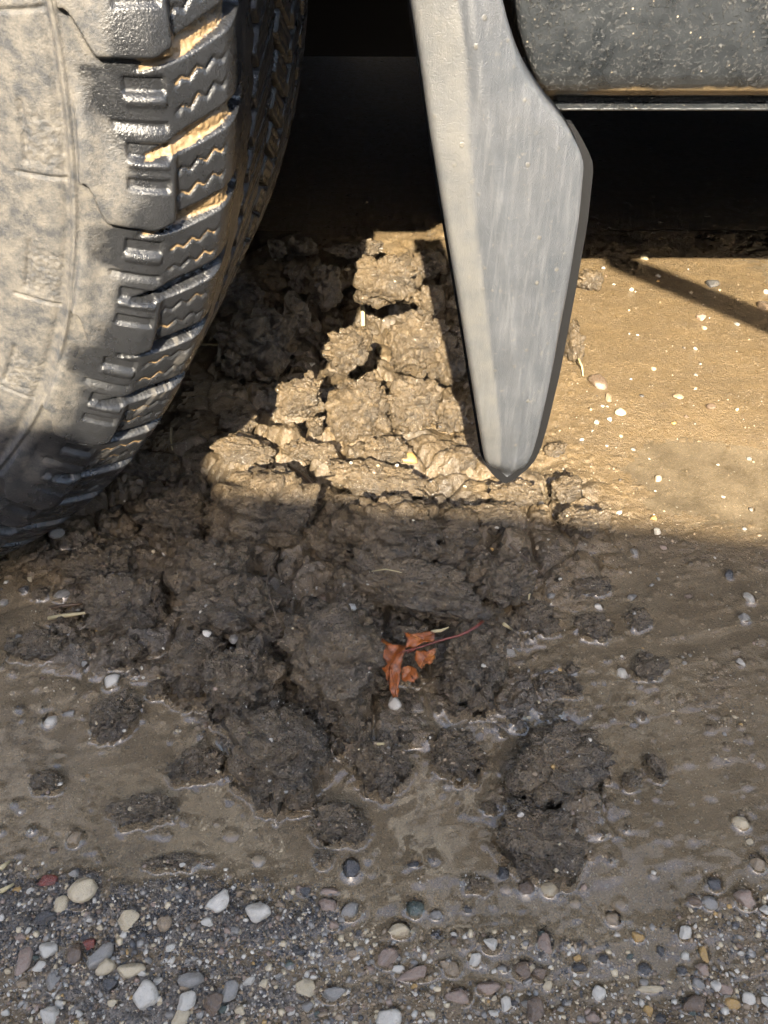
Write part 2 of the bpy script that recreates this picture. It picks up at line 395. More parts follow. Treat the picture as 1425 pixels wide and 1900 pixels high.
s_seam = float(np.interp(.329, PK[:10, 1], seg[:10])); s_sh = float(np.interp(.3625, PK[:10, 1], seg[:10])); s_tr = float(np.interp(-.105, PK[:12, 0], seg[:12]))
def tyre_mesh(name, dense=True):
    if dense:
        th = np.r_[np.radians(np.arange(-180, -64, 2.0)), np.radians(np.arange(-64, 9, 0.13)), np.radians(np.arange(9, 180.01, 2.0))]
        a = np.arange(0, s_seam - .045, .006); b = np.arange(s_seam - .045, s_tr + .03, .0007); c = np.arange(s_tr + .03, seg[-1] - .11, .0016); d = np.linspace(seg[-1] - .11, seg[-1], 24)
        s = np.r_[a, b, c, d]
    else:
        th = np.radians(np.arange(-180, 180.01, 2.5)); s = np.linspace(0, seg[-1], 70)
    P = prof(s); dP = np.gradient(P, s, axis=0); dP /= np.linalg.norm(dP, axis=1)[:, None]
    Nn = np.stack([-dP[:, 1], dP[:, 0]], 1)                 # outward: (-y, +r) side
    Nn *= np.where((Nn[:, 0] * P[:, 0] + Nn[:, 1] * (P[:, 1] - .27)) < 0, -1, 1)[:, None]
    TH, S = np.meshgrid(th, s, indexing='ij')
    Yp = np.broadcast_to(P[:, 0], TH.shape); Rp = np.broadcast_to(P[:, 1], TH.shape)
    h = np.zeros_like(TH); mud = np.zeros_like(TH); dust_tone = np.zeros_like(TH)
    A = TH * .35                                            # arc length on the shoulder
    wob = .0012 * fbm2(A * 60, S * 60, 3, 3)
    ph0 = (TH0 - TH) / PITCHANG
    ph = ph0 + wob * 6
    def per(v): return v - np.floor(v)
    def edge(v, a, b, e): return sstep(a - e, a + e, v) * (1 - sstep(b - e, b + e, v))
    q = S
    side = (Yp < 0)
    # --- moulding seam ring
    h += .0016 * np.exp(-((q - s_seam - .0008 * np.sin(TH * 9)) / .0012) ** 2) * side
    h -= .0012 * np.exp(-((q - s_seam + .0035) / .0022) ** 2) * side
    # --- big side blocks: S-shaped lower edge
    mmr = (q - s_seam) * 1000
    fb = -.24 * (1 - sstep(4, 13.5, mmr))
    f = per(ph - fb)
    blk = sstep(.30, .95, f) ** .8 * (1 - sstep(.962, .996, f)) * sstep(1, 3, mmr) * (1 - sstep(38, 42, mmr))
    h += .0046 * blk * side
    # --- slots and ribs on the shoulder face
    f0 = per(ph)
    wr = edge(mmr, 20.5, 36.5, .6) * side
    for (a, b_, dpt) in ((.08, .167, .0018), (.445, .535, .0018), (.65, .72, .0016)):
        h -= dpt * edge(f0, a, b_, .008) * wr
    h += .0012 * edge(f0, .185, .235, .02) * wr
    h -= .0014 * sstep(.322, .330, f0) * (1 - sstep(.330, .40, f0)) * edge(mmr, 15, 37, 1.) * side
    h += .0010 * edge(f0, .55, .585, .012) * wr
    # --- inner zone (left of the seam): notches and rough patches
    fi = per(ph + .27 + (mmr + 8) * .002)
    h -= .0016 * np.exp(-((fi - .02) * 1000 / 9) ** 2) * edge(mmr, -24, -3, .6) * side
    fr = per(ph0)
    patch = edge(fr, .33, .70, .03) * edge(mmr, -20, -4, 1.2) * side
    h += patch * (.0007 * fbm2(A * 900, S * 800, 3, 71) - .0003)
    h -= .0010 * np.exp(-((mmr + 19) / 1.2) ** 2) * edge(fr, .28, .70, .02) * side
    # --- shoulder and tread
    ms = (q - s_sh) * 1000                                  # mm past the shoulder start
    trd = sstep(0, 3, ms) * (1 - sstep((seg[-1] - 2 * s_sh) * 1000 - 3, (seg[-1] - 2 * s_sh) * 1000, ms))
    slant = ph0 * 2 + np.clip(ms, -12, 40) * .0125 + .04
    g2 = slant - np.round(slant)                            # lateral grooves, two per pitch
    wgr = .035 + .085 * sstep(-12, 12, ms) * (1 - .3 * sstep(30, 50, ms))
    gro = (1 - sstep(wgr * .8, wgr * 1.15, np.abs(g2))) * sstep(-13, -9, ms) * (1 - sstep(44, 48, ms))
    fill = sstep(-14, -6, ms) * (1 - sstep(34, 40, ms)) * (0.5 + .5 * sstep(-.5, .3, fbm2(TH * 30, S * 30, 2, 77)))
    lowmud = sstep(np.radians(-21), np.radians(-15), TH)
    h -= gro * (.0075 - .0058 * fill * lowmud) * sstep(-13, 0, ms)
    h += gro * .0009 * fbm2(A * 900, S * 900, 3, 78)
    mud = np.maximum(mud, gro * fill * (.35 + .65 * lowmud) * sstep(-12, -6, ms))
    # zigzag sipes on each shoulder block
    for off in (.36, .66):
        zz = .045 * (np.abs(per(ms / 7.5) - .5) * 4 - 1) * sstep(4, 10, ms)
        gs = per(slant + zz + .04 * vn2(TH * 25, S * 25, 80)) - off
        dz = .0125 + .045 * 4 / 7.5 * np.where(per(ms / 7.5) > .5, 1, -1)
        sp = np.exp(-(gs / np.sqrt(.029 ** 2 + dz ** 2) / .75) ** 2) * edge(ms, 5, 28, 2)
        h -= .0012 * sp; mud = np.maximum(mud, sp * (.60 + .6 * vn2(TH * 40, S * 90, 79)))
    # circumferential grooves and lateral cuts across the crown
    for yc, wd in ((-.062, .0045), (-.012, .005), (.038, .005), (.078, .0045)):
        zc = yc + .0035 * (np.abs(per(ph0 * 4) - .5) * 4 - 1)
        h -= .0075 * (1 - sstep(wd * .75, wd * 1.1, np.abs(Yp - zc))) * (~side | (ms > 24))
    for (y0, y1, m, o, sl) in ((-.062, -.012, 4, 0, 26), (-.012, .038, 4, .5, -26), (.038, .078, 4, .2, 26), (.078, .12, 4, .7, 20)):
        fl = per(ph0 * m + o + Yp * sl); cut = (1 - sstep(.055, .08, np.abs(fl - .5))) * edge(Yp, y0, y1, .0015)
        h -= .006 * cut * (ms > 24)
        fs = per(ph0 * m * 3 + o + Yp * sl * 3); h -= .0012 * np.exp(-((fs - .5) / .07) ** 2) * edge(Yp, y0 + .008, y1 - .008, .002) * (ms > 24)
    # --- dirt, with bounced light painted on the tread: dry dust towards the rim, wet dark rubber on the shoulder
    dust_tone = .95 * (1 - sstep(8, 30, mmr + 12 * fbm2(TH * 14, S * 40, 3, 81))) + .25 * patch
    dust_tone = dust_tone - .5 * edge(f0, .02, .30, .03) * sstep(0, 8, mmr)  # darker band below each block edge
    dust_tone = dust_tone * (1 - .55 * sstep(np.radians(-42), np.radians(-50), TH))  # tyre gets darker towards its bottom
    streak = sstep(.15, .5, fbm2(TH * 9 + S * 60, S * 160 - TH * 30, 4, 83)) * sstep(np.radians(-16), np.radians(-23), TH) * edge(ms, 2, 34, 3)
    dust_tone = np.maximum(dust_tone, streak * .75)
    dust_tone = np.where(side, dust_tone, .04)
    dust_tone = np.maximum(dust_tone, .10 * sstep(24, 34, ms) + .16 * sstep(24, 34, ms) * sstep(np.radians(-14), np.radians(-26), TH))  # tread paler low down, bounced ground light put into the colour
    Y2 = Yp + h * Nn[:, 0][None]; R2 = Rp + h * Nn[:, 1][None]
    V = np.stack([R2 * np.cos(TH), Y2, R2 * np.sin(TH)], 2).reshape(-1, 3)
    return V, grid_faces(len(th), len(s)), mud, dust_tone
V, Fc, mud, dust_tone = tyre_mesh('tyre')
ca, sa = math.cos(STEER), math.sin(STEER)
RZ = np.array([[ca, -sa, 0], [sa, ca, 0], [0, 0, 1]])
tyre = under(mesh_obj('tyre', V, Fc, M['tyre'])); tyre.location = WC; tyre.rotation_euler = (0, 0, STEER)
attr(tyre, 'mud', mud); attr(tyre, 'dust_tone', dust_tone)
tyre['label'] = 'dusty all terrain tyre with mud packed in its shoulder grooves'
def part_of(o, p):
    o.parent = p; return o
t = NT('rim_metal'); M['rim'] = t.set(Base_Color=(0.09, 0.09, 0.095), Roughness=0.4, Metallic=0.8)
def rim_mesh():
    rp = [(-.086, .204), (-.098, .212), (-.094, .198), (-.06, .188), (-.05, .09), (-.055, .06), (-.06, .0)]
    n = 48; V = []; Fc = []
    for r_i, (y, r) in enumerate(rp):
        for k in range(n):
            a = 2 * math.pi * k / n; V.append((r * math.cos(a), y, r * math.sin(a)))
    for i in range(len(rp) - 1):
        for k in range(n): Fc.append((i * n + k, i * n + (k + 1) % n, (i + 1) * n + (k + 1) % n, (i + 1) * n + k))
    return V, Fc
rv, rf = rim_mesh()
rim = part_of(mesh_obj('rim', rv, rf, M['rim']), tyre)
# the other wheels
V2, F2, m2, d2 = tyre_mesh('tyre', False)
far = None
for (x, y, turn) in ((-.435, 1.70, STEER + math.pi), (2.75, .13, 0), (2.75, 1.70, math.pi)):
    if far is None:
        far = under(mesh_obj('tyre', V2, F2, M['tyre'])); attr(far, 'mud', m2); attr(far, 'dust_tone', d2); o = far
    else: o = under(link_mesh('tyre', far.data))
    o.location = (x, y, .378); o.rotation_euler = (0, 0, turn)
    part_of(link_mesh('rim', rim.data), o)

# --- mudguard
t = NT('grey_plastic')
n1 = t.noise(40, 6, 0.6); mp = t.mapping((420, 420, 34)); sc = t.noise(1.0, 4, 0.6, mp=mp); n3 = t.noise(1500, 2, 0.6); n2 = t.noise(300, 4, .6)
c = t.mix(t.ramp(n1, [(0.35, 0.0), (0.7, 1.0)]), (0.042, 0.046, 0.052), (0.066, 0.069, 0.075))
c = t.mix(t.math('MULTIPLY', t.ramp(sc, [(0.48, 0.0), (0.72, 1.0)]), 0.55), c, (0.098, 0.101, 0.106))
c = t.mix(t.math('MULTIPLY', t.ramp(n2, [(0.62, 0.0), (0.75, 1.0)]), 0.5), c, (0.13, 0.12, 0.10))
dw = t.attr('dust_tone')
c = t.mix(t.math('MULTIPLY', dw, t.ramp(t.noise(70, 5, .6), [(0.3, 0.35), (0.65, 0.9)])), c, (0.098, 0.095, 0.088))
vs = t.vor(150); sp_ = t.math('MULTIPLY', t.ramp(vs, [(0.10, 1.0), (0.2, 0.0)]), t.ramp(t.noise(35, 4, .6), [(0.48, 0.0), (0.6, 1.0)]))
c = t.mix(t.math('MULTIPLY', sp_, .5), c, (0.11, 0.098, 0.075))
c = t.mix(t.math('MULTIPLY', t.ramp(t.noise(18, 7, .7), [(0.5, 0.0), (0.68, 1.0)]), .45), c, (0.038, 0.039, 0.041))
b = t.bump(n3, 0.0003, 0.8); b = t.bump(sc, 0.0004, 0.6, b); b = t.bump(t.math('ADD', n2, sp_), 0.0004, .5, b)
M['guard'] = t.set(Base_Color=c, Roughness=0.42, Normal=b, Specular_IOR_Level=0.5)
GR = [(-300, 705, 905), (-150, 735, 922), (0, 760, 940), (60, 770, 955), (120, 779, 975), (165, 786, 1000), (200, 791, 1030), (250, 798, 1068), (310, 808, 1098), (420, 826, 1086), (560, 850, 1061), (700, 873, 1034), (800, 889, 1010), (850, 897, 995), (880, 904, 981), (898, 914, 964), (908, 927, 950)]
rows = np.array(GR, float); yy = []
for i in range(len(rows) - 1):
    n = max(2, int((rows[i + 1, 0] - rows[i, 0]) / 12))
    for k in range(n): yy.append(rows[i] + (rows[i + 1] - rows[i]) * k / n)
yy.append(rows[-1]); yy = np.array(yy)
for it in range(2): yy[2:-2, 1:] = (yy[1:-3, 1:] + 2 * yy[2:-2, 1:] + yy[3:-1, 1:]) / 4
TT = np.r_[np.linspace(0, 1, 41)]
V = []; dst = []; nrow = len(yy)
for (py, xl, xr) in yy:
    pl = at_y(xl, py); pr = at_y(xr, py); w = pr[0] - pl[0]; z = pl[2]
    tip = float(sstep(850, 905, py)); back = .012 * tip ** 2
    V.append((pl[0] + .003, .034 + back * .3, z)); dst.append(0)
    V.append((pl[0] + .0004, .010 + back, z)); dst.append(0)
    crease_x = np.interp(py, [-420, 0, 100, 400, 560, 720, 900], [815, 872, 885, 930, 946, 962, 950])
    tc = (crease_x - xl) / (xr - xl); te = np.interp(py, [-420, 0, 100, 250, 430, 560, 800], [800, 850, 866, 872, 886, 902, 930]); tb = (te - xl) / (xr - xl)
    for u in TT:
        x = pl[0] + w * u
        y = .006 * (u - tc) ** 2 * 2.0 + .0012 * np.clip((tc - u) / max(tc, .05), 0, 1)
        y -= .0010 * np.exp(-((u - tc) * w / .0035) ** 2)                 # rounded ridge
        y += .0005 * np.exp(-((u - tb) * w / .0016) ** 2)                 # shallow channel beside it
        y += .007 * np.clip(u - tc - .05, 0, 1)
        y += .0035 * (np.clip((.0025 - u * w) / .0025, 0, 1) ** 2)        # rolled left edge
        rb = .0015
        y += .018 * np.clip((rb - (1 - u) * w) / max(rb, 1e-4), 0, 1)     # right-hand return
        V.append((x, y + back, z)); dst.append(float(sstep(tb + .02, tb - .03, u)) * (1 - tip))
    V.append((pr[0] - .0004, .024 + back, z)); dst.append(0)
    V.append((pr[0] - .003, .034 + back * .3, z)); dst.append(0)
nc = len(TT) + 4
F_ = [tuple(f) for f in grid_faces(nrow, nc)]
for i in range(nrow - 1): F_.append((i * nc, i * nc + nc - 1, (i + 1) * nc + nc - 1, (i + 1) * nc))
F_.append(tuple(range((nrow - 1) * nc, nrow * nc))); F_.append(tuple(range(nc))[::-1])
guard = under(mesh_obj('mudguard', V, F_, M['guard'])); attr(guard, 'dust_tone', dst)
guard['label'] = 'tapered grey plastic mudguard hanging behind the tyre'
t = NT('black_plastic'); M['black'] = t.set(Base_Color=(0.005, 0.005, 0.0055), Roughness=0.7, Specular_IOR_Level=0.25)
V = []; F_ = []
for (py, xl, xr) in yy:
    ins = 0 if py < 860 else (py - 860) * .35
    a_ = at_y(xl - 5 + ins, py, .030); b_ = at_y(xr + (9 if py > 225 else -30) - ins, py, .030)
    for (x_, y_) in ((a_[0], .036), (a_[0], .042), (b_[0], .042), (b_[0], .036)): V.append((x_, y_, a_[2]))
for i in range(nrow - 1):
    for k in range(4): F_.append((i * 4 + k, i * 4 + (k + 1) % 4, (i + 1) * 4 + (k + 1) % 4, (i + 1) * 4 + k))
F_.append((0, 1, 2, 3)); F_.append(tuple(range((nrow - 1) * 4, nrow * 4))[::-1])
edge_plate = mesh_obj('dark_edge_plate', V, F_, M['black'], smooth=False); edge_plate.parent = guard  # thin black plate that gives the guard its dark edge strips

# --- sill panel
t = NT('sill_paint')
n1 = t.noise(60, 6, .6); n2 = t.noise(420, 4, .65); n3 = t.noise(1300, 2, .6); big = t.noise(26, 4, .6)
c = t.mix(t.ramp(n1, [(0.35, 0.0), (0.7, 1.0)]), (0.013, 0.015, 0.017), (0.027, 0.030, 0.033))
spk = t.math('MULTIPLY', t.ramp(n2, [(0.54, 0.0), (0.66, 1.0)]), t.ramp(big, [(0.36, 0.1), (0.62, 1.0)]))
c = t.mix(spk, c, (0.10, 0.10, 0.098))
fleck = t.ramp(t.vor(190), [(0.07, 1.0), (0.13, 0.0)])
c = t.mix(t.math('MULTIPLY', fleck, t.ramp(t.noise(90, 3), [(0.5, 0.0), (0.6, 1.0)])), c, (0.42, 0.36, 0.26))
band = t.math('ADD', t.attr('mud'), t.math('MULTIPLY', t.math('SUBTRACT', t.noise(95, 5, .65), .5), 0.8))
bm_ = t.ramp(band, [(0.45, 0.0), (0.7, 1.0)])
c = t.mix(bm_, c, (0.30, 0.22, 0.12))  # tan mud band, bounced light is mixed into its colour
b = t.bump(spk, 0.0012, 1.0); b = t.bump(n3, 0.0005, .6, b)
M['sill'] = t.set(Base_Color=c, Roughness=t.mix(bm_, t.ramp(n1, [(0.3, .22), (0.7, .42)]), .6), Normal=b)
SP = [(.070, .3728), (.0525, .3726), (.0515, .3732), (.0515, .3741), (.0525, .3746), (.058, .3765), (.058, .3795), (.0545, .3812), (.049, .3826), (.0435, .385), (.039, .388), (.035, .392), (.0315, .398), (.029, .406), (.027, .416), (.0255, .43), (.0245, .447), (.024, .47), (.0245, .50), (.027, .53), (.033, .56), (.045, .585)]
SILL_Y = 0.175; SILL_Z = float(at_y(1250, 206, SILL_Y)[2])
sp = (np.array(SP) - np.array([.0515, .3726])) * np.array([1.0, .96]) + np.array([SILL_Y, SILL_Z]); ssg = np.r_[0, np.cumsum(np.hypot(*np.diff(sp, axis=0).T))]; sn = np.unique(np.r_[ssg, np.arange(0, ssg[-1], .003)])
sp = np.stack([np.interp(sn, ssg, sp[:, 0]), np.interp(sn, ssg, sp[:, 1])], 1)
ends = np.array([(at_y(px, py, SILL_Y + (yp - .0515) * 1.0)[2], at_y(px, py, SILL_Y + (yp - .0515) * 1.0)[0]) for px, py, yp in ((1030, 206, .052), (1026, 190, .056), (1012, 176, .044), (998, 155, .036), (984, 125, .03), (972, 90, .027), (963, 50, .025), (956, 0, .0245), (950, -60, .025), (944, -150, .03))])
ends = ends[np.argsort(ends[:, 0])]
V = []; ncol = 0; msk = []
xs_far = [0, .004, .01, .02, .04, .07, .1, .15, .2, .3, .45, .8, 1.4, 2.02]
for (y, z) in sp:
    xs = float(np.interp(z, ends[:, 0], ends[:, 1])); row = []
    V.append((xs + .001, y + .035, z)); msk.append(0)
    for a in np.linspace(0, math.pi / 2, 7):
        rr = .005; V.append((xs + rr * (1 - math.cos(a)), y + rr * (1 - math.sin(a)), z)); msk.append(0)
    for dx in xs_far[1:]:
        V.append((xs + .005 + dx, y, z))
        msk.append(0)
ncol = 1 + 7 + len(xs_far) - 1
V = np.array(V)
zr = (V[:, 2] - SILL_Z) / .96
msk = sstep(.007, .0105, zr) * sstep(.024, .0125, zr) * sstep(.09, .15, V[:, 0]) * .85
Fs = grid_faces(len(sp), ncol)[:, ::-1]
sill = under(mesh_obj('sill_panel', V, Fs, M['sill'])); attr(sill, 'mud', msk)
sill['label'] = 'wet dark grey sill panel with splashed mud along its lower edge'

# --- body above and behind (simple shell of a pickup, mostly outside the picture)
t = NT('truck_paint'); M['paint'] = t.set(Base_Color=(0.05, 0.055, 0.06), Roughness=0.3, Metallic=0.3, Coat_Weight=0.5)
t = NT('window_glass'); M['glass'] = t.set(Base_Color=(0.02, 0.025, 0.03), Roughness=0.05)
def arch(cx, r, z0, n=14, rev=False):
    a0 = math.asin((z0 - .378) / r)
    return [(cx + r * math.cos(a), .378 + r * math.sin(a)) for a in np.linspace(math.pi - a0, a0, n)]
lower = [(-1.35, .46)] + arch(-.435, .475, .50) + [(.075, .50), (2.25, .50)] + arch(2.75, .475, .50) + [(3.75, .52), (3.78, 1.08), (.95 + .6, 1.08), (-.30, 1.10), (-1.25, 1.02), (-1.38, .8)]
under(prism('body', lower, .05, 1.80, M['paint'], None))
under(prism('underbody', [(.06, .33), (2.25, .33), (2.25, .51), (.06, .51)], .27, 1.62, M['black']))
under(prism('chassis', [(-1.25, .24), (3.7, .22), (3.7, .40), (-1.25, .45)], .52, 1.45, M['black']))  # block hung low to keep sky light from under the truck
under(prism('sill_panel', [(.06, .20), (2.25, .20), (2.25, .51), (.06, .51)], 1.66, 1.78, M['black']))  # far side, carried down low to shut out sky light beneath
under(prism('front_valance', [(-1.34, .22), (-1.10, .22), (-1.05, .47), (-1.34, .47)], .08, 1.76, M['black']))
under(prism('rear_valance', [(3.5, .25), (3.7, .25), (3.7, .53), (3.5, .53)], .08, 1.76, M['black']))  # added to close the rear gap against sky light
under(prism('arch_blocker', [(-.32, .74), (-.20, .60), (-.115, .478), (-.07, .464), (.009, .458), (.05, .50), (.05, .90), (-.30, .90)], -.010, .12, M['black']))  # unseen panel, shaped to stop sun leaking through the wheel arch
cab = [(-.25, 1.10), (1.60, 1.08), (1.55, 1.72), (.55, 1.74), (.35, 1.70)]
under(prism('cab', cab, .14, 1.71, M['paint'], None, .02))
under(prism('window', [(.05, 1.16), (.62, 1.14), (.62, 1.62), (.42, 1.62)], .132, .136, M['glass']))
under(prism('window', [(.70, 1.14), (1.48, 1.14), (1.44, 1.62), (.70, 1.62)], .132, .136, M['glass']))
under(prism('arch_liner', [(.012, .46), (.03, .46), (.03, .86), (.012, .80)], .06, .42, M['black']))

# ------------------------------------------------------------------ unseen things added to cast shade into view and block light
t = NT('blocker_grey'); n = t.noise(9, 6, .6)
M['blocker'] = t.set(Base_Color=t.mix(n, (0.10, 0.097, 0.09), (0.075, 0.072, 0.07)), Roughness=0.9, Normal=t.bump(t.noise(120, 4), .004))
gl = at_z(60, 822, .0); gr_ = at_z(1380, 985, 0.0)
k = 1.42
a = gl - SUN_DIR * 1.1; b = gr_ - SUN_DIR * 1.1
d = (b - a); d /= np.linalg.norm(d)
blocker = empty('light_blocker', (float(a[0]), float(a[1]), 0)); tag(blocker, 'grey rendered wall across from the truck, unseen, added to shade the near mud', 'blocker')  # invented upright, added to cast the shade over the near mud
ang = math.atan2(d[1], d[0]); blocker.rotation_euler = (0, 0, ang)
zt = 1.1
wb = box('blocker_body', (-9, -.16, -.1), (9, -.02, zt - .06), M['blocker'], blocker)
wc = box('blocker_top', (-9.02, -.19, zt - .058), (9.02, 0.0, zt), M['blocker'], blocker, .006)

box('blocker_riser', (-.75, -.22, -.1), (.17, .01, zt + .042), M['blocker'], blocker, .006)  # raised piece added so the lower tyre falls in shade
back = empty('light_blocker', (1.0, 2.35, 0)); tag(back, 'dark wall added unseen beyond the truck to block light from the far side', 'blocker')  # invented too, keeps bright sky from reflecting under the truck
box('blocker_body', (-9, 0, -.1), (9, .2, 1.64), M['blocker'], back); box('blocker_top', (-9.02, -.03, 1.642), (9.02, .23, 1.70), M['blocker'], back, .006)

t = NT('caster_wood'); M['caster_mat'] = t.set(Base_Color=(0.28, 0.2, 0.11), Roughness=0.6)
g1 = at_z(1140, 486); g2 = at_z(1425, 602)
e = g2 - g1; p1 = g1 - SUN_DIR * 0.85; p2 = g1 + e * 3.4
tag(tube('caster', [p2 - np.array([0, 0, .05]), p2, p1], .017, M['caster_mat'], n=12), 'slanting wooden stake beside the truck, unseen, added to cast the dark bar on lit mud', 'caster')  # invented rod, added only for the bar of shadow it casts

# ------------------------------------------------------------------ clods of mud
def icosphere(sub):
    bm = bmesh.new(); bmesh.ops.create_icosphere(bm, subdivisions=sub, radius=1.0)
    bm.verts.ensure_lookup_table()
    v = np.array([x.co[:] for x in bm.verts]); f = np.array([[q.index for q in x.verts] for x in bm.faces]); bm.free(); return v, f
ICO = {k: icosphere(k) for k in (2, 3, 4, 5, 6)}
def clod_verts(rx, ry, rz, seed, sub, rough=1.0):
    v, f = ICO[sub]; R = (rx * ry * rz) ** (1 / 3)
    sq = np.sign(v) * np.abs(v) ** .8; sq /= np.linalg.norm(sq, axis=1)[:, None] ** .6
    off = np.array([seed * 3.7, seed * 1.3, -seed * 2.1])
    d = .36 * fbm3(v * 1.25 + off, 2, seed)
    f1, f2, cid = worley3(v * 1.7 + off + .35 * fbm3(v * 2 + off, 2, seed + 9)[:, None], seed + 3)
    d = d + (.34 * (cid - .35) * np.minimum(1, (f2 - f1) * 3) - .22 * np.clip(.16 - (f2 - f1), 0, 1) / .16 * .6)
    g1, g2, gid = worley3(v * 4.2 + off, seed + 5)
    d = d + .20 * (gid - .25) * np.clip(1.1 - 1.9 * g1 * g1, 0, 1) - .06
    p = sq * np.array([rx, ry, rz]) * (1 + np.clip(d, -.55, .7))[:, None]
    n = v / np.array([rx, ry, rz]); n /= np.linalg.norm(n, axis=1)[:, None]
    h1, h2, hid = worley3(p / .0062 + off, seed + 7); k1, k2, kid = worley3(p / .0031 + off, seed + 8)
    e = .0030 * rough * (hid * np.clip(1.2 - 2.0 * h1 * h1, 0, 1)) + .0013 * rough * (kid * np.clip(1.2 - 2.0 * k1 * k1, 0, 1)) + .0014 * rough * fbm3(p / .009 + off, 3, seed + 11, .6) - .0016 * rough
    e = e + .0006 * rough * fbm3(p / .0016, 2, seed + 13)
    return p + n * e[:, None], f
LAND = []; USED = set()
def uniq(lab):
    for ad in ('', 'rounded', 'rough', 'flat', 'dull', 'wet', 'knobbly'):
        q = ' '.join(((ad + ' ' + lab).split())[:16])
        if q not in USED: USED.add(q); return q
    return lab
def where(px, py):
    d = [((a - px) ** 2 + (1.2 * (b - py)) ** 2, a, b, l) for a, b, l in LAND]; q = min(d)
    dx, dy = px - q[1], py - q[2]
    if abs(dx) > abs(dy): r = 'right of' if dx > 0 else 'left of'
    else: r = 'below' if dy > 0 else 'above'
    return r, q[3]
def clod(px, py, w, h, label, lift=0.0, group=None, sub=None, turn=None, flat=1.0):
    """A clod whose middle is seen at px,py and that is w by h photograph pixels large."""
    seed = int(px * 7 + py * 13) % 9973
    g = at_z(px, py); z0 = float(ground_z(np.array([g[0]]), np.array([g[1]]))[0])
    dep = depth_of(g); m = dep / F
    lit = py < 890 and px > 480
    rx = .5 * w * m * (.76 if lit else .92); rr = .5 * h * m * (.82 if lit else 1); ry = rr * (.85 if lit else 1.0); rz = rr * (.9 if lit else .78) * flat
    lift = lift * (1.2 if lit else 1.25)
    zc = .026 + lift if (lit and 480 < px < 880 and py < 850) else max(z0, 0) * .75 + lift + rz * .35
    c = at_z(px, py, zc)
    if sub is None: sub = 5 if max(w, h) > 95 else 4 if max(w, h) > 34 else 3
    v, f = clod_verts(rx, ry, rz, seed, sub, .55 if max(w, h) < 60 else 1.0)
    o = mesh_obj('mud_clod', v, f, M['clod'])
    a = turn if turn is not None else (seed % 100 - 50) / 120.0
    o.location = c; o.rotation_euler = (0.12 * math.sin(seed), 0.12 * math.cos(seed * 1.7), a)
    tag(o, label, 'clod', group); LAND.append((px, py, label))
    mw = np.array(Matrix.Translation(o.location) @ o.rotation_euler.to_matrix().to_4x4())
    top_add(v @ mw[:3, :3].T + mw[:3, 3])
    return o
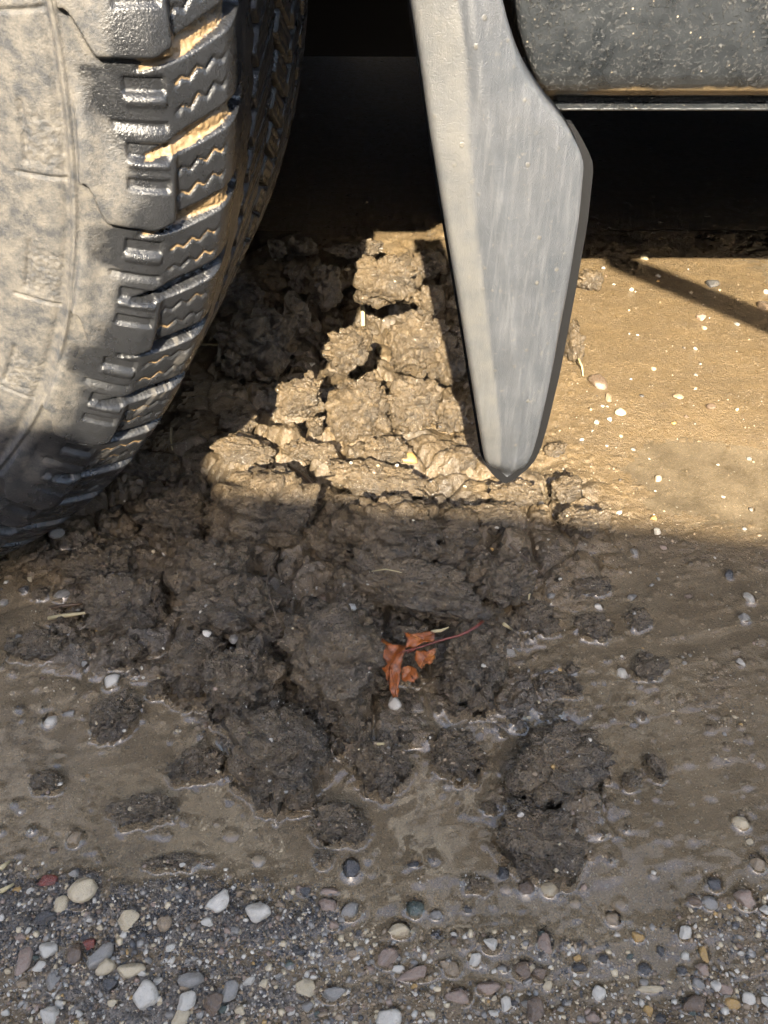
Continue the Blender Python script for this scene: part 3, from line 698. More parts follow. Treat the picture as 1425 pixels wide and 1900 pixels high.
CL = [
 # the sunlit heap between the tyre and the mudguard
 (560, 455, 70, 40, 'small sunlit clod at the back of the heap against the black shade', .004),
 (515, 460, 36, 44, 'small sunlit clod at the back corner of the heap nearest the tyre', .006),
 (660, 462, 120, 36, 'flat sunlit slab of mud along the back edge of the heap', .0),
 (560, 520, 46, 60, 'upright sunlit lump between two black hollows near the tyre', .008),
 (552, 585, 62, 84, 'crumbly sunlit lump just right of the tyre shadow', .008),
 (605, 530, 70, 90, 'knobbly sunlit clod left of the white stalk', .012),
 (722, 520, 150, 110, 'broad sunlit clod at the top of the heap behind the white stalk', .014),
 (800, 492, 74, 58, 'sunlit clod near the top of the heap beside the mudguard', .010),
 (795, 560, 70, 66, 'sunlit clod with a square dark gap beside the mudguard edge', .010),
 (770, 640, 120, 130, 'large sunlit clod right of the white stalk', .014),
 (832, 670, 70, 120, 'tall sunlit clod pressed close to the left edge of the mudguard', .008),
 (645, 650, 110, 90, 'sunlit clod with pale stones left of the white pebble', .012),
 (560, 740, 110, 80, 'sunlit clod at the edge of the tyre shadow below the pale stone', .012),
 (665, 760, 130, 140, 'big flat faced sunlit clod in the middle of the heap', .012),
 (765, 750, 120, 110, 'sunlit clod above the flat yellow stone', .012),
 (838, 770, 80, 70, 'low sunlit clod near the lower edge of the mudguard', .004),
 (445, 785, 84, 56, 'sunlit knob of mud lowest in the tyre shadow', .008),
 (585, 790, 34, 46, 'small sunlit crumb standing in a black hollow', .004),
 (575, 835, 120, 50, 'sunlit ledge of mud below the black hollow', .006),
 (450, 835, 120, 50, 'half lit ledge of mud nearest the tyre', .008),
 (720, 838, 110, 56, 'sunlit clod below the flat yellow stone', .006),
 (690, 890, 190, 60, 'ridge of mud where sunlight gives way to shade', .008),
 (860, 850, 90, 60, 'sunlit clod left of the tip of the mudguard', .006),
 (1050, 905, 60, 56, 'lit clod with a black crack right of the tip of the mudguard', .006),
 (960, 915, 110, 52, 'brown clod directly below the tip of the mudguard', .006),
 (1095, 520, 60, 50, 'small lit clod by the right edge of the mudguard high up', .006),
 (1062, 640, 40, 90, 'narrow lit ridge of mud along the right edge of the mudguard', .004),
 (1030, 835, 50, 36, 'little lit clod right of the mudguard near its tip', .002),
 (470, 640, 150, 150, 'dark clod in the shadow of the tyre', .014),
 (430, 540, 120, 80, 'dark clod under the tread in the shadow of the tyre', .008),
 # the shaded heap in front
 (490, 945, 190, 150, 'large dark clod at the left end of the shade line', .014),
 (730, 985, 180, 130, 'dark clod carrying two pale stones on top', .014),
 (845, 985, 90, 90, 'dark clod between the stone topped clod and the mudguard tip', .006),
 (610, 1000, 90, 80, 'dark clod deep in the hollow between two large clods', .002),
 (910, 960, 130, 60, 'dark wet clod at the shade line below the mudguard tip', .006),
 (1075, 965, 100, 60, 'dark clod rightmost on the shade line', .005),
 (395, 1060, 130, 110, 'dark clod above the straw strewn hollow on the left of the heap', .010),
 (430, 1130, 190, 120, 'broad dark clod with a pale square pebble on its side', .012),
 (500, 1170, 90, 90, 'dark clod right of the clod with the square pebble', .006),
 (770, 1100, 260, 100, 'long dark clod with white chips above the red leaf', .014),
 (930, 1075, 120, 90, 'dark clod right of the long clod with white chips', .008),
 (985, 1140, 90, 60, 'dark low clod above the water right of the leaf stalk', .002),
 (630, 1225, 170, 190, 'tall dark clod just left of the red leaf', .012),
 (600, 1300, 100, 80, 'dark clod at the foot of the tall clod left of the leaf', .002),
 (875, 1225, 130, 140, 'dark wedge of mud just right of the red leaf', .006),
 (375, 1230, 120, 120, 'dark clod on the left of the pale crumbly clod', .008),
 (455, 1270, 130, 150, 'pale grey crumbly clod left of the tall clod', .008),
 (515, 1395, 160, 170, 'big rounded clod at the near end of the heap', .006),
 (645, 1350, 70, 60, 'small clod right of the big rounded clod', .0),
 (710, 1420, 90, 100, 'brown clod standing in the water in the middle foreground', .002),
 (850, 1400, 110, 80, 'glossy flat clod in water between the brown clod and the broad clod', .0),
 (1045, 1410, 190, 120, 'broad rounded clod alone in the silt on the right', .006),
 (1005, 1555, 170, 120, 'knobbly clod with a leaf shred in the right foreground', .003),
 (630, 1530, 115, 80, 'flat clod ringed by shining water in the middle foreground', .001),
 (265, 1505, 120, 56, 'flat clod ringed by shining water in the left foreground', .001),
 (365, 1420, 110, 56, 'flat wet clod left of the big rounded clod', .001),
 (85, 1450, 60, 44, 'rounded wet lump near the left edge of the picture', .001),
 (70, 1195, 110, 56, 'flat dark lump at the left edge below the tyre', .001),
 (230, 1120, 150, 120, 'low wet dark clod below the tyre beside the straw', .004),
 (230, 1210, 70, 50, 'small wet lump below the dark clod beside the straw', .0),
 (210, 1330, 100, 70, 'grey crumbly lump on the left of the shallow water', .001),
 (295, 1280, 50, 40, 'small glossy lump left of the heap in shallow water', .0),
 (1090, 1090, 90, 44, 'flat wet clod in silt above the pebble pair on the right', .0),
 (1105, 1165, 70, 56, 'glossy lump right of the heap in shallow water', .0),
 (1010, 1160, 60, 40, 'small glossy lump in water by the heap edge on the right', .0),
 (1200, 1240, 56, 50, 'glossy knob with a pale stone beside it on the right', .0),
 (1185, 1150, 50, 40, 'faint wet lump furthest right in the silt', .0),
 (1035, 1270, 80, 40, 'low glossy lump in water right of the dark wedge', .0),
 (1015, 1320, 60, 30, 'small glossy lump ringed by water right of the dark wedge', .0),
 (1215, 1425, 34, 46, 'little pointed lump right of the broad clod', .0),
 (1170, 1450, 40, 34, 'little round lump touching the broad clod on the right', .0),
 (880, 1640, 50, 30, 'small glossy lump in the foreground silt', .0),
 (330, 1600, 150, 26, 'low smear of mud in the left foreground', .0),
 (600, 1590, 40, 30, 'little lump below the ringed clod in the middle foreground', .0),
 (180, 1050, 130, 80, 'dark sticky lump directly below the tyre', .003),
 (330, 960, 130, 110, 'dark churned lump between the tyre and the heap', .005),
 (270, 870, 110, 60, 'dark lump under the lower edge of the tyre', .004),
]
for c in CL:
    clod(c[0], c[1], c[2], c[3], c[4], c[5])
for k in range(46):                          # smaller clods packed between the large ones
    a_ = rng.uniform(0, 6.283); r_ = rng.random() ** .6; x, y = 640 + 300 * r_ * math.cos(a_), 1085 + 210 * r_ * math.sin(a_); w_ = float(rng.choice([36, 46, 58, 72]))
    d_, l_ = where(x, y); clod(x, y, w_, w_ * rng.uniform(.6, .95), uniq('%s dark lump %s the %s' % ({36: 'small', 46: 'walnut sized', 58: 'middling', 72: 'sizeable'}[int(w_)], d_, l_)), rng.uniform(0, .008), 'lumps packed in the shaded heap', sub=4); LAND.pop()
for k in range(16):
    x, y = rng.uniform(500, 870), rng.uniform(450, 880); w_ = float(rng.choice([22, 30, 40]))
    d_, l_ = where(x, y); clod(x, y, w_, w_ * rng.uniform(.7, 1.0), uniq('%s lit lump %s the %s' % ({22: 'small', 30: 'walnut sized', 40: 'middling'}[int(w_)], d_, l_)), rng.uniform(0, .014), 'lumps packed in the sunlit heap', sub=4); LAND.pop()
# crumbs fallen around the heap
crumb_meshes = []
for k in range(8):
    v, f = clod_verts(.0062, .0058, .0048, 500 + k, 3, .6); me = mesh_obj('mud_crumb', v, f, M['clod']); crumb_meshes.append((me.data, v)); bpy.data.objects.remove(me)
def crumb(px, py, size, lab, grp):
    g = at_z(px, py); z = top_z(g[0], g[1]); g = at_z(px, py, z); z = top_z(g[0], g[1])
    me, v = crumb_meshes[rng.integers(8)]; sc = size * depth_of(g) / F / .012
    o = link_mesh('mud_crumb', me); o.location = (g[0], g[1], z + .0012 * sc); o.scale = (sc, sc, sc); o.rotation_euler = tuple(rng.uniform(-3, 3, 3))
    R_ = np.array(o.rotation_euler.to_matrix()) * sc; top_add(v @ R_.T + np.array(o.location)); tag(o, lab, 'crumb', grp); return o
for n_, (x0, x1, y0, y1), what in ((64, (490, 870, 470, 880), 'crumb of lit mud'), (64, (330, 1080, 900, 1330), 'crumb of dark mud'), (60, (0, 480, 1080, 1600), 'wet lump of mud'), (64, (560, 1250, 1220, 1640), 'wet lump of mud')):
    for k in range(n_):
        x, y, sz = rng.uniform(x0, x1), rng.uniform(y0, y1), rng.choice([12, 15, 18, 22, 30], p=[.25, .3, .2, .15, .1])
        r_, l_ = where(x, y); lab = '%s %s %s the %s' % ({12: 'tiny', 15: 'small', 18: 'pea sized', 22: 'bean sized', 30: 'chunky'}[int(sz)], what, r_, l_)
        lab = uniq(lab); crumb(x, y, sz, lab, ' '.join(('crumbs by the ' + l_).split()[:9]))

# ------------------------------------------------------------------ stones
def stone_mesh(k, angular):
    r = np.random.default_rng(100 + k); v, f = ICO[3]; v = v.copy()
    n_c = 13 if angular else 8
    for c in range(n_c):
        d = r.normal(size=3); d /= np.linalg.norm(d); h = r.uniform(.42, .74) if angular else r.uniform(.6, .88)
        dd = v @ d; v = v - np.outer(np.clip(dd - h, 0, None), d) * (.98 if angular else .88)
    v = v * (1 + .09 * fbm3(v * 2.5 + k, 3, k, .65))[:, None]
    v /= np.abs(v).max(0)
    me = bpy.data.meshes.new('pebble'); o = mesh_obj('pebble', v, f, None); me = o.data; bpy.data.objects.remove(o); me.materials.append(None); return me
SHAPES = [stone_mesh(k, k % 2 == 0) for k in range(14)]
DOMES = []
def stone(px, py, w, h, col, label, group=None, turn=None, sink=.35, name='pebble', thick=.62, shape=None):
    g = at_z(px, py); z = top_z(g[0], g[1]); g = at_z(px, py, z); z = top_z(g[0], g[1])
    m = depth_of(g) / F; r_ = ray(px, py); sl = -r_[2] / np.linalg.norm(r_)
    a = .5 * w * m; c = .5 * min(w, h / .72) * m * thick; b = max(.5 * h * m / max(sl, .55) * .92, c * .8)
    o = link_mesh(name, SHAPES[shape if shape is not None else rng.integers(14)])
    o.material_slots[0].link = 'OBJECT'; o.material_slots[0].material = STONE[col]
    o.scale = (a, b, c); o.location = (g[0], g[1], z + c * (1 - 2 * sink)); o.rotation_euler = (rng.uniform(-.25, .25), rng.uniform(-.25, .25), turn if turn is not None else rng.uniform(-.5, .5))
    DOMES.append((g[0], g[1], a, b, z + c * (2 - 2 * sink)))
    tag(o, label, 'pebble', group); return o
# stones one can pick out
PS = [
 (155, 1652, 52, 50, 'cream', 'cream diamond shaped stone in the lower left gravel', .7), (112, 1680, 30, 30, 'cream', 'small cream chip left of the diamond shaped stone', .4),
 (241, 1708, 42, 40, 'cream', 'cream five sided stone with brown flecks in the left gravel', .1), (408, 1674, 62, 38, 'white', 'long white chalky stone in the left gravel', .6),
 (478, 1696, 52, 36, 'white', 'pitted white stone right of the long chalky stone', 0.), (88, 1702, 44, 24, 'slate', 'dark slate pebble left of the five sided stone', .2),
 (186, 1777, 56, 30, 'grey', 'long grey stone with a red pebble at its tip', .8), (168, 1752, 28, 20, 'red', 'small red pebble in the left gravel', .2),
 (198, 1794, 40, 28, 'cream', 'pale stone wedged against the long grey stone', .5), (243, 1802, 54, 26, 'cream', 'flat cream stone near the bottom of the left gravel', .15),
 (90, 1764, 36, 28, 'white', 'off white stone above the peach stone', .1), (44, 1785, 34, 48, 'pink', 'peach coloured wedge of stone at the left edge', .3),
 (140, 1770, 30, 36, 'brown', 'brown flat stone left of the long grey stone', .2), (204, 1828, 36, 28, 'slate', 'round dark wet pebble below the flat cream stone', 0.),
 (270, 1850, 46, 50, 'white', 'pale grey wedge of stone near the bottom left', .9), (100, 1820, 30, 34, 'grey', 'grey stone left of the round dark pebble', .2),
 (305, 1715, 30, 30, 'tan', 'rounded tan stone right of the five sided stone', 0.), (345, 1860, 40, 34, 'white', 'white stone at the bottom right of the pale wedge', .3),
 (425, 1840, 34, 38, 'grey', 'smooth grey pebble in the bottom gravel', .0), (447, 1873, 22, 22, 'cream', 'small round cream pebble in the bottom gravel', .0),
 (398, 1862, 40, 44, 'brown', 'brown stone with a rusty mark in the bottom gravel', .3), (570, 1836, 40, 34, 'cream', 'yellowish stone with a wet ring around it in the bottom gravel', .2),
 (355, 1820, 50, 30, 'grey', 'rough grey stone right of the flat cream stone', .1), (335, 1890, 36, 30, 'cream', 'cream stone at the bottom edge', .1),
 (100, 1885, 44, 34, 'white', 'white angular stone at the bottom left edge', -.4), (480, 1600, 28, 26, 'white', 'white rounded stone above the left gravel', .2),
 (430, 1556, 30, 22, 'tan', 'tan wet stone in the water above the left gravel', .3), (140, 1557, 26, 24, 'tan', 'tan stone at the left above the gravel', .3),
 (88, 1636, 36, 20, 'red', 'purple red pebble at the top of the left gravel', .1), (140, 1620, 22, 18, 'grey', 'small grey pebble beside the purple red pebble', .1),
 (652, 1615, 36, 44, 'slate', 'blue grey stone half under water below the ringed clod', -.2), (768, 1606, 32, 16, 'slate', 'thin dark green pebble in the silt', .0),
 (770, 1688, 38, 36, 'green', 'dark green pebble in the middle of the foreground silt', -.4), (650, 1692, 36, 28, 'grey', 'grey wet stone in the foreground silt', .3),
 (608, 1682, 40, 28, 'pink', 'pinkish angular stone in the foreground silt', -.3), (612, 1656, 36, 16, 'pink', 'thin pink shard in the foreground silt', .0),
 (742, 1728, 44, 30, 'cream', 'cream triangular stone below the dark green pebble', .0), (912, 1752, 34, 26, 'white', 'white oval pebble right of the cream triangular stone', -.3),
 (720, 1775, 46, 36, 'pink', 'mauve wet stone in the foreground', .4), (770, 1806, 74, 26, 'pink', 'long mauve wet stone in the foreground', .25),
 (838, 1800, 32, 28, 'tan', 'round tan pebble right of the long mauve stone', .0), (880, 1783, 28, 26, 'white', 'round whitish pebble in the foreground', .0),
 (905, 1835, 50, 26, 'pink', 'pale pink flat stone in the foreground', .1), (850, 1850, 50, 30, 'pink', 'light pink chalky stone near the bottom', -.1),
 (620, 1846, 52, 28, 'grey', 'broad grey flat stone near the bottom', .1), (720, 1892, 50, 40, 'white', 'white stone cut by the bottom edge', .0),
 (808, 1700, 26, 20, 'grey', 'small grey pebble right of the dark green pebble', .1), (940, 1862, 22, 24, 'white', 'white rounded pebble near the bottom', .0),
 (1373, 1529, 34, 28, 'cream', 'smooth oval cream pebble alone in the silt at the right', -.2), (1402, 1603, 34, 32, 'tan', 'flat tan chip at the right edge', .8),
 (1324, 1642, 34, 28, 'slate', 'dark wet pebble on the right', -.2), (1316, 1676, 30, 26, 'grey', 'grey wet pebble below the dark one on the right', -.3), (1288, 1673, 28, 18, 'brown', 'brown wet pebble beside the grey one on the right', -.3),
 (1382, 1668, 40, 34, 'pink', 'pinkish stone with an ochre tip at the right edge', .2), (1418, 1690, 28, 22, 'white', 'white pebble cut by the right edge', .0),
 (1018, 1655, 38, 28, 'cream', 'cream block of stone beside the knobbly clod', .4), (975, 1665, 22, 20, 'cream', 'small cream stone left of the cream block', .0),
 (932, 1624, 26, 26, 'slate', 'slate pebble left of the knobbly clod foot', .0), (938, 1650, 24, 24, 'tan', 'tan pebble below the slate pebble', .0), (980, 1632, 34, 32, 'brown', 'brown wet stone at the foot of the knobbly clod', .4),
 (1066, 1678, 20, 18, 'cream', 'small cream stone right of the cream block', .0), (1148, 1682, 28, 24, 'tan', 'upper tan stone of the touching pair', .1), (1135, 1708, 34, 32, 'tan', 'lower tan stone of the touching pair', -.2),
 (1182, 1740, 26, 20, 'ochre', 'small bright ochre stone in the right gravel', -.3), (1269, 1732, 28, 24, 'white', 'striped white pebble in the right gravel', .0), (1225, 1765, 16, 20, 'slate', 'blue black pebble in the right gravel', .2),
 (1264, 1803, 20, 18, 'slate', 'shiny black round pebble in the right gravel', .0), (1305, 1770, 22, 36, 'ochre', 'tall ochre stone in the right gravel', .1), (1304, 1800, 26, 26, 'pink', 'pink stone below the tall ochre stone', .1),
 (970, 1800, 38, 34, 'brown', 'rusty brown stone in the right foreground', .2), (1000, 1808, 30, 24, 'brown', 'smaller rusty brown stone beside the rusty brown one', .1), (1010, 1750, 34, 44, 'pink', 'tall pinkish brown stone above the rusty pair', .2),
 (1075, 1795, 34, 18, 'slate', 'flat slate pebble above the right gravel', .1), (1016, 1830, 20, 18, 'cream', 'little cream pebble below the rusty pair', .0),
 (1110, 1842, 24, 30, 'white', 'pale translucent pebble in the bottom gravel', -.6), (1204, 1836, 52, 14, 'cream', 'long thin cream shard in the right gravel', .0),
 (1202, 1876, 20, 22, 'ochre', 'square ochre stone near the bottom', .0), (1357, 1862, 30, 22, 'ochre', 'golden ochre stone at the bottom right', -.1), (1388, 1856, 24, 24, 'white', 'bluish white pebble at the bottom right', .0),
 (1288, 1865, 50, 30, 'brown', 'dark brown wet stone at the bottom right', .1), (1328, 1830, 22, 20, 'white', 'white angular chip at the right', .0), (1346, 1838, 24, 20, 'pink', 'rust pink pebble at the right', -.4), (937, 1864, 24, 24, 'white', 'white egg shaped pebble near the bottom', .4),
 (1100, 1888, 28, 22, 'pink', 'pinkish pebble at the bottom edge', .0), (1225, 1890, 24, 18, 'slate', 'slate pebble at the bottom edge', .0), (990, 1875, 40, 40, 'brown', 'brown lump of stone near the bottom', .3), (1195, 1800, 26, 22, 'slate', 'dark olive pebble in the right gravel', .0),
 # on the heap and beside it
 (688, 944, 22, 26, 'cream', 'cream stone on top of the stone topped clod', .4), (686, 972, 24, 24, 'white', 'white chip below the cream stone on the stone topped clod', -.6), (672, 660, 18, 16, 'white', 'small bright white pebble at the foot of the white stalk', .0),
 (573, 722, 38, 30, 'white', 'pale grey stone in the sunlit heap at the edge of the tyre shadow', -.5), (756, 795, 56, 24, 'ochre', 'flat yellow stone lying in the sunlit heap', -.25), (600, 1003, 20, 24, 'brown', 'brown stone in the hollow of the shaded heap', .0),
 (652, 1120, 22, 18, 'white', 'white chip on the long clod', .1), (428, 1160, 18, 18, 'grey', 'square grey pebble on the side of a broad clod', .2), (383, 1172, 22, 16, 'white', 'whitish pebble at the foot of the broad clod', -.3), (598, 1102, 28, 22, 'brown', 'brown angular stone in the gap of the heap', -.3),
 (732, 1308, 26, 28, 'white', 'pale wet stone under the tip of the red leaf', .3), (1154, 1252, 22, 20, 'white', 'pale round stone beside the glossy knob', .0), (942, 1211, 28, 16, 'grey', 'pale green grey pebble in water right of the wedge', .0), (1389, 1112, 24, 22, 'white', 'pale chip in the silt at the right', -.4),
 (1381, 1148, 22, 16, 'grey', 'grey chip below the pale one at the right', -.5), (1218, 988, 16, 12, 'white', 'white pebble at the shade line on the right', .3), (1172, 1110, 20, 12, 'grey', 'grey flat pebble in the silt', .0), (1110, 1126, 18, 12, 'white', 'white flat pebble above the glossy lump', .0),
 (1372, 1230, 20, 18, 'white', 'white crumbly pebble far right in the silt', .2), (1352, 1068, 18, 16, 'slate', 'black round pebble in the silt at the right', .0), (1177, 1024, 16, 16, 'grey', 'grey pebble right of the shade line clod', .0),
 (1108, 712, 32, 28, 'brown', 'brown rough stone alone on the lit mud with a shadow', .3), (1150, 766, 22, 14, 'cream', 'cream pebble on the lit mud', .2), (1128, 740, 16, 14, 'tan', 'tan chip on the lit mud below the rough stone', .1), (1258, 737, 22, 12, 'tan', 'orange tan pebble on the lit mud', .0), (1318, 755, 18, 12, 'brown', 'brown pebble on the lit mud at the right', .0),
 (1320, 530, 26, 16, 'slate', 'dark wet stone in the slit of light at the right', -.3), (1416, 570, 26, 24, 'brown', 'brown block at the right edge beside the bar of shadow', .0), (1300, 590, 18, 12, 'pink', 'pink pebble just below the bar of shadow', .0), (1220, 890, 14, 10, 'cream', 'cream pebble at the edge of the lit puddle', .0), (1213, 962, 14, 10, 'ochre', 'orange pebble at the shade line on the right', .0),
 (1195, 480, 14, 12, 'cream', 'pale pebble where the bar of shadow begins', .0),
 (108, 995, 30, 18, 'grey', 'grey stone under the tyre in the dark', .5), (55, 1072, 12, 16, 'cream', 'small pale pebble below the tyre', .3), (47, 1094, 22, 16, 'slate', 'round black pebble below the tyre', -.1), (8, 1120, 16, 14, 'grey', 'greenish grey pebble at the left edge', .0), (115, 1106, 34, 18, 'grey', 'grey flat stone near the straw', .5), (215, 885, 24, 22, 'slate', 'black round stone under the edge of the tyre', .0),
 (210, 1270, 30, 26, 'white', 'whitish stone in the shallow water at the left', .2), (95, 1342, 30, 26, 'white', 'pale stone below the left water', .1), (130, 1325, 30, 12, 'grey', 'thin grey stone in the shallow water', .0), (110, 1404, 34, 10, 'white', 'thin white sliver in the shallow water', .05), (155, 1230, 14, 14, 'grey', 'round grey pebble in the shallow water', .0), (60, 1440, 18, 12, 'cream', 'square pale chip beside the rounded wet lump', .3),
]
for (px, py, w, h, col, lab, tn) in PS: stone(px, py, w * 1.03, h * 1.03, col, lab, turn=tn, sink=.28); LAND.append((px, py, lab))
REG = [(52, (0, 620, 1640, 1900), (15, 28)), (48, (620, 1425, 1690, 1900), (14, 26)), (14, (0, 500, 1180, 1620), (12, 20)), (14, (900, 1425, 1000, 1640), (11, 18)), (12, (1080, 1425, 500, 960), (10, 15)), (10, (540, 860, 500, 880), (10, 17)), (14, (340, 1060, 930, 1460), (10, 16))]
cols = ['cream', 'white', 'grey', 'slate', 'tan', 'brown', 'ochre', 'pink', 'green']; cp = np.array([.15, .19, .2, .1, .16, .08, .03, .06, .03]); cp /= cp.sum()
word = {'cream': 'cream', 'white': 'whitish', 'grey': 'grey', 'slate': 'dark slate', 'tan': 'tan', 'brown': 'brown', 'ochre': 'ochre', 'pink': 'pinkish', 'green': 'dark green'}
for n_, (x0, x1, y0, y1), (s0, s1) in REG:
    for k in range(n_):
        w = s0 + (s1 - s0) * rng.random() ** 1.8; c = rng.choice(cols, p=cp); x, y = rng.uniform(x0, x1), rng.uniform(y0, y1)
        r_, l_ = where(x, y); lab = uniq('%s %s pebble %s the %s' % ('small' if w < (s0 + s1) / 2 - 2 else 'larger', word[c], r_, l_))
        stone(x, y, w, w * rng.uniform(.55, .85), c, lab, ' '.join(('pebbles by the ' + l_).split()[:9]), sink=rng.uniform(.25, .5))

# grit: grains too small and too many to count
OCT = np.array([(1, 0, 0), (-.9, .2, 0), (.1, 1, 0), (0, -1, .1), (.1, 0, 1), (0, .1, -1)], float); OF = np.array([(0, 2, 4), (2, 1, 4), (1, 3, 4), (3, 0, 4), (2, 0, 5), (1, 2, 5), (3, 1, 5), (0, 3, 5)])
def grit(name, n, regs, size, mat, label):
    Vs = []; Fs_ = []; k0 = 0
    wts = np.array([r[4] for r in regs], float); wts /= wts.sum()
    for k in range(n):
        r = regs[rng.choice(len(regs), p=wts)]
        g = at_z(rng.uniform(r[0], r[1]), rng.uniform(r[2], r[3])); z = top_z(g[0], g[1])
        if z > .004:
            g = at_z(*(CX + (g[0] - CAM[0]) / depth_of(g) * F, CY - np.dot(g - CAM, UD) / depth_of(g) * F), z); z = top_z(g[0], g[1])
        s_ = size[0] + (size[1] - size[0]) * rng.random() ** 2.5
        v = OCT * (s_ * rng.uniform(.6, 1.2, 3)) * rng.uniform(.75, 1.25, (6, 1)); q = Matrix(); a, b, c = rng.uniform(-3, 3, 3)
        ca_, sa_, cb, sb = math.cos(a), math.sin(a), math.cos(b), math.sin(b)
        Rm = np.array([[ca_, -sa_, 0], [sa_, ca_, 0], [0, 0, 1]]) @ np.array([[1, 0, 0], [0, cb, -sb], [0, sb, cb]])
        Vs.append(v @ Rm.T + np.array([g[0], g[1], z + s_ * .25])); Fs_.append(OF + k0); k0 += 6
    o = mesh_obj(name, np.concatenate(Vs), np.concatenate(Fs_), mat, smooth=False); tag(o, label, 'grit', kind='stuff'); return o
ICO1 = icosphere(1)
def gravel(name, n, regs, size, mat, label):
    Vs = []; Fs_ = []; k0 = 0; v0, f0_ = ICO1; wts = np.array([r[4] for r in regs], float); wts /= wts.sum()
    for k in range(n):
        r = regs[rng.choice(len(regs), p=wts)]; px, py = rng.uniform(r[0], r[1]), rng.uniform(r[2], r[3])
        g = at_z(px, py); z = top_z(g[0], g[1]); g = at_z(px, py, z); z = top_z(g[0], g[1]); s_ = .5 * (size[0] + (size[1] - size[0]) * rng.random() ** 1.6) * depth_of(g) / F
        v = v0 * rng.uniform(.78, 1.15, (len(v0), 1))
        for c in range(3):
            d = rng.normal(size=3); d /= np.linalg.norm(d); v = v - np.outer(np.clip(v @ d - .55, 0, None), d)
        a = rng.uniform(0, 6.3); Rm = np.array([[math.cos(a), -math.sin(a), 0], [math.sin(a), math.cos(a), 0], [0, 0, 1]])
        v = (v * np.array([s_, s_ * rng.uniform(.55, .95), s_ * rng.uniform(.4, .7)])) @ Rm.T
        Vs.append(v + np.array([g[0], g[1], z + s_ * .12])); Fs_.append(f0_ + k0); k0 += len(v)
    o = mesh_obj(name, np.concatenate(Vs), np.concatenate(Fs_), mat, smooth=True); tag(o, label, 'gravel', kind='stuff'); return o
GA = [(0, 1425, 1660, 1900, 6), (0, 700, 1600, 1900, 3), (0, 1425, 1000, 1660, 2.2), (1080, 1425, 490, 1000, .3), (400, 1060, 460, 1000, .6)]
for c_, n_ in (('white', 620), ('grey', 640), ('tan', 560), ('brown', 340), ('cream', 420), ('slate', 260), ('pink', 160), ('ochre', 70)):
    gravel('gravel', n_, GA, (5, 14), GRAVEL[c_], 'fine %s gravel mixed into the mud' % word[c_])
for c_, n_ in (('white', 90), ('grey', 130), ('tan', 110), ('cream', 80), ('brown', 60), ('slate', 40), ('pink', 30)):
    gravel('gravel', n_, [(0, 620, 1640, 1900, 4), (560, 1425, 1720, 1900, 5), (880, 1425, 1640, 1740, 1.2)], (11, 22), GRAVEL[c_], 'coarse %s gravel near the bottom of the picture' % word[c_])
A_ = [(0, 1425, 1600, 1900, 6), (0, 1425, 1000, 1650, 4), (380, 1100, 450, 1000, 1.0), (1050, 1425, 500, 1000, .25)]
grit('pale_grit', 5200, A_, (.00025, .0009), GRAVEL['white'], 'pale grains of sand scattered over the mud')
grit('tan_grit', 3600, A_, (.0004, .0015), GRAVEL['tan'], 'tan grains of sand scattered over the mud')
B_ = [(0, 620, 1630, 1800, 5), (0, 1425, 1650, 1900, 3), (0, 1425, 1000, 1650, 1.2)]
grit('dark_grit', 5200, B_, (.0004, .0013), GRAVEL['slate'], 'black grains of sand among the gravel')

# ------------------------------------------------------------------ straw, stalks, roots, leaf
def on_top(px, py, lift=.0012):
    g = at_z(px, py); z = top_z(g[0], g[1]); g = at_z(px, py, z); z = max(z, top_z(g[0], g[1])); g = at_z(px, py, z + lift); return g
def strand(name, pts, r_px, mat, label, cat='straw', lift=.0014, n=6, zs=None):
    P = [on_top(x, y, lift) for x, y in pts]
    zz = np.array([p[2] for p in P]); zf = np.linspace(zz[0], zz[-1], len(zz)); zf = zf + max(0, float((zz - zf).max())) * .8
    P = [at_z(x, y, (zs[i] if zs else zf[i])) for i, (x, y) in enumerate(pts)]
    m = depth_of(P[0]) / F; o = tube(name, P, [r_px * m] * (len(P) - 1) + [r_px * m * .5], mat, n=n)
    return tag(o, label, cat)
strand('straw', [(90, 1147), (130, 1141), (166, 1136)], 4.0, M['straw'], 'pale straw lying on dark mud below the tyre')
strand('straw', [(92, 1128), (120, 1124), (150, 1120)], 4.0, M['twig'], 'dark twig lying just above the pale straw', 'twig')
strand('straw', [(0, 1612), (18, 1598)], 5.5, M['straw'], 'pale straw end at the left edge, upper of two')
strand('straw', [(0, 1655), (26, 1640)], 5.5, M['straw'], 'pale straw end at the left edge, lower of two')
strand('straw', [(318, 795), (317, 815), (320, 835)], 2.2, M['straw'], 'thin upright straw under the tyre in the shade')
z0_ = top_z(*at_z(674, 610)[:2])
strand('stalk', [(674, 605), (673, 575), (673, 548)], 4.2, M['straw'], 'short white stalk standing in the sunlit heap', 'stalk', zs=[z0_ + .004, z0_ + .016, z0_ + .028])
strand('straw', [(360, 638), (400, 640), (436, 634)], 2.0, M['straw'], 'thin straw poking out from under the tyre')
strand('straw', [(535, 865), (560, 880), (585, 905), (592, 925)], 3.2, M['twig'], 'bent dark twig at the lower edge of the sunlight', 'twig')
strand('straw', [(945, 1010), (975, 1035), (1010, 1068)], 2.2, M['twig'], 'thin dark twig slanting across the mud right of the heap', 'twig')
strand('straw', [(988, 1072), (984, 1092), (981, 1112)], 2.8, M['straw'], 'grey straw upright on the right of the heap')
strand('straw', [(800, 1172), (818, 1170), (832, 1164)], 3, M['straw'], 'short pale straw above the leaf stalk')
strand('root', [(518, 1022), (500, 1050), (495, 1085), (505, 1120), (516, 1160)], 1.5, M['root'], 'hair thin root hanging down the shaded heap', 'root')
strand('root', [(690, 1060), (715, 1056), (745, 1062)], 1.3, M['straw'], 'hair thin pale root lying on the long clod', 'root')
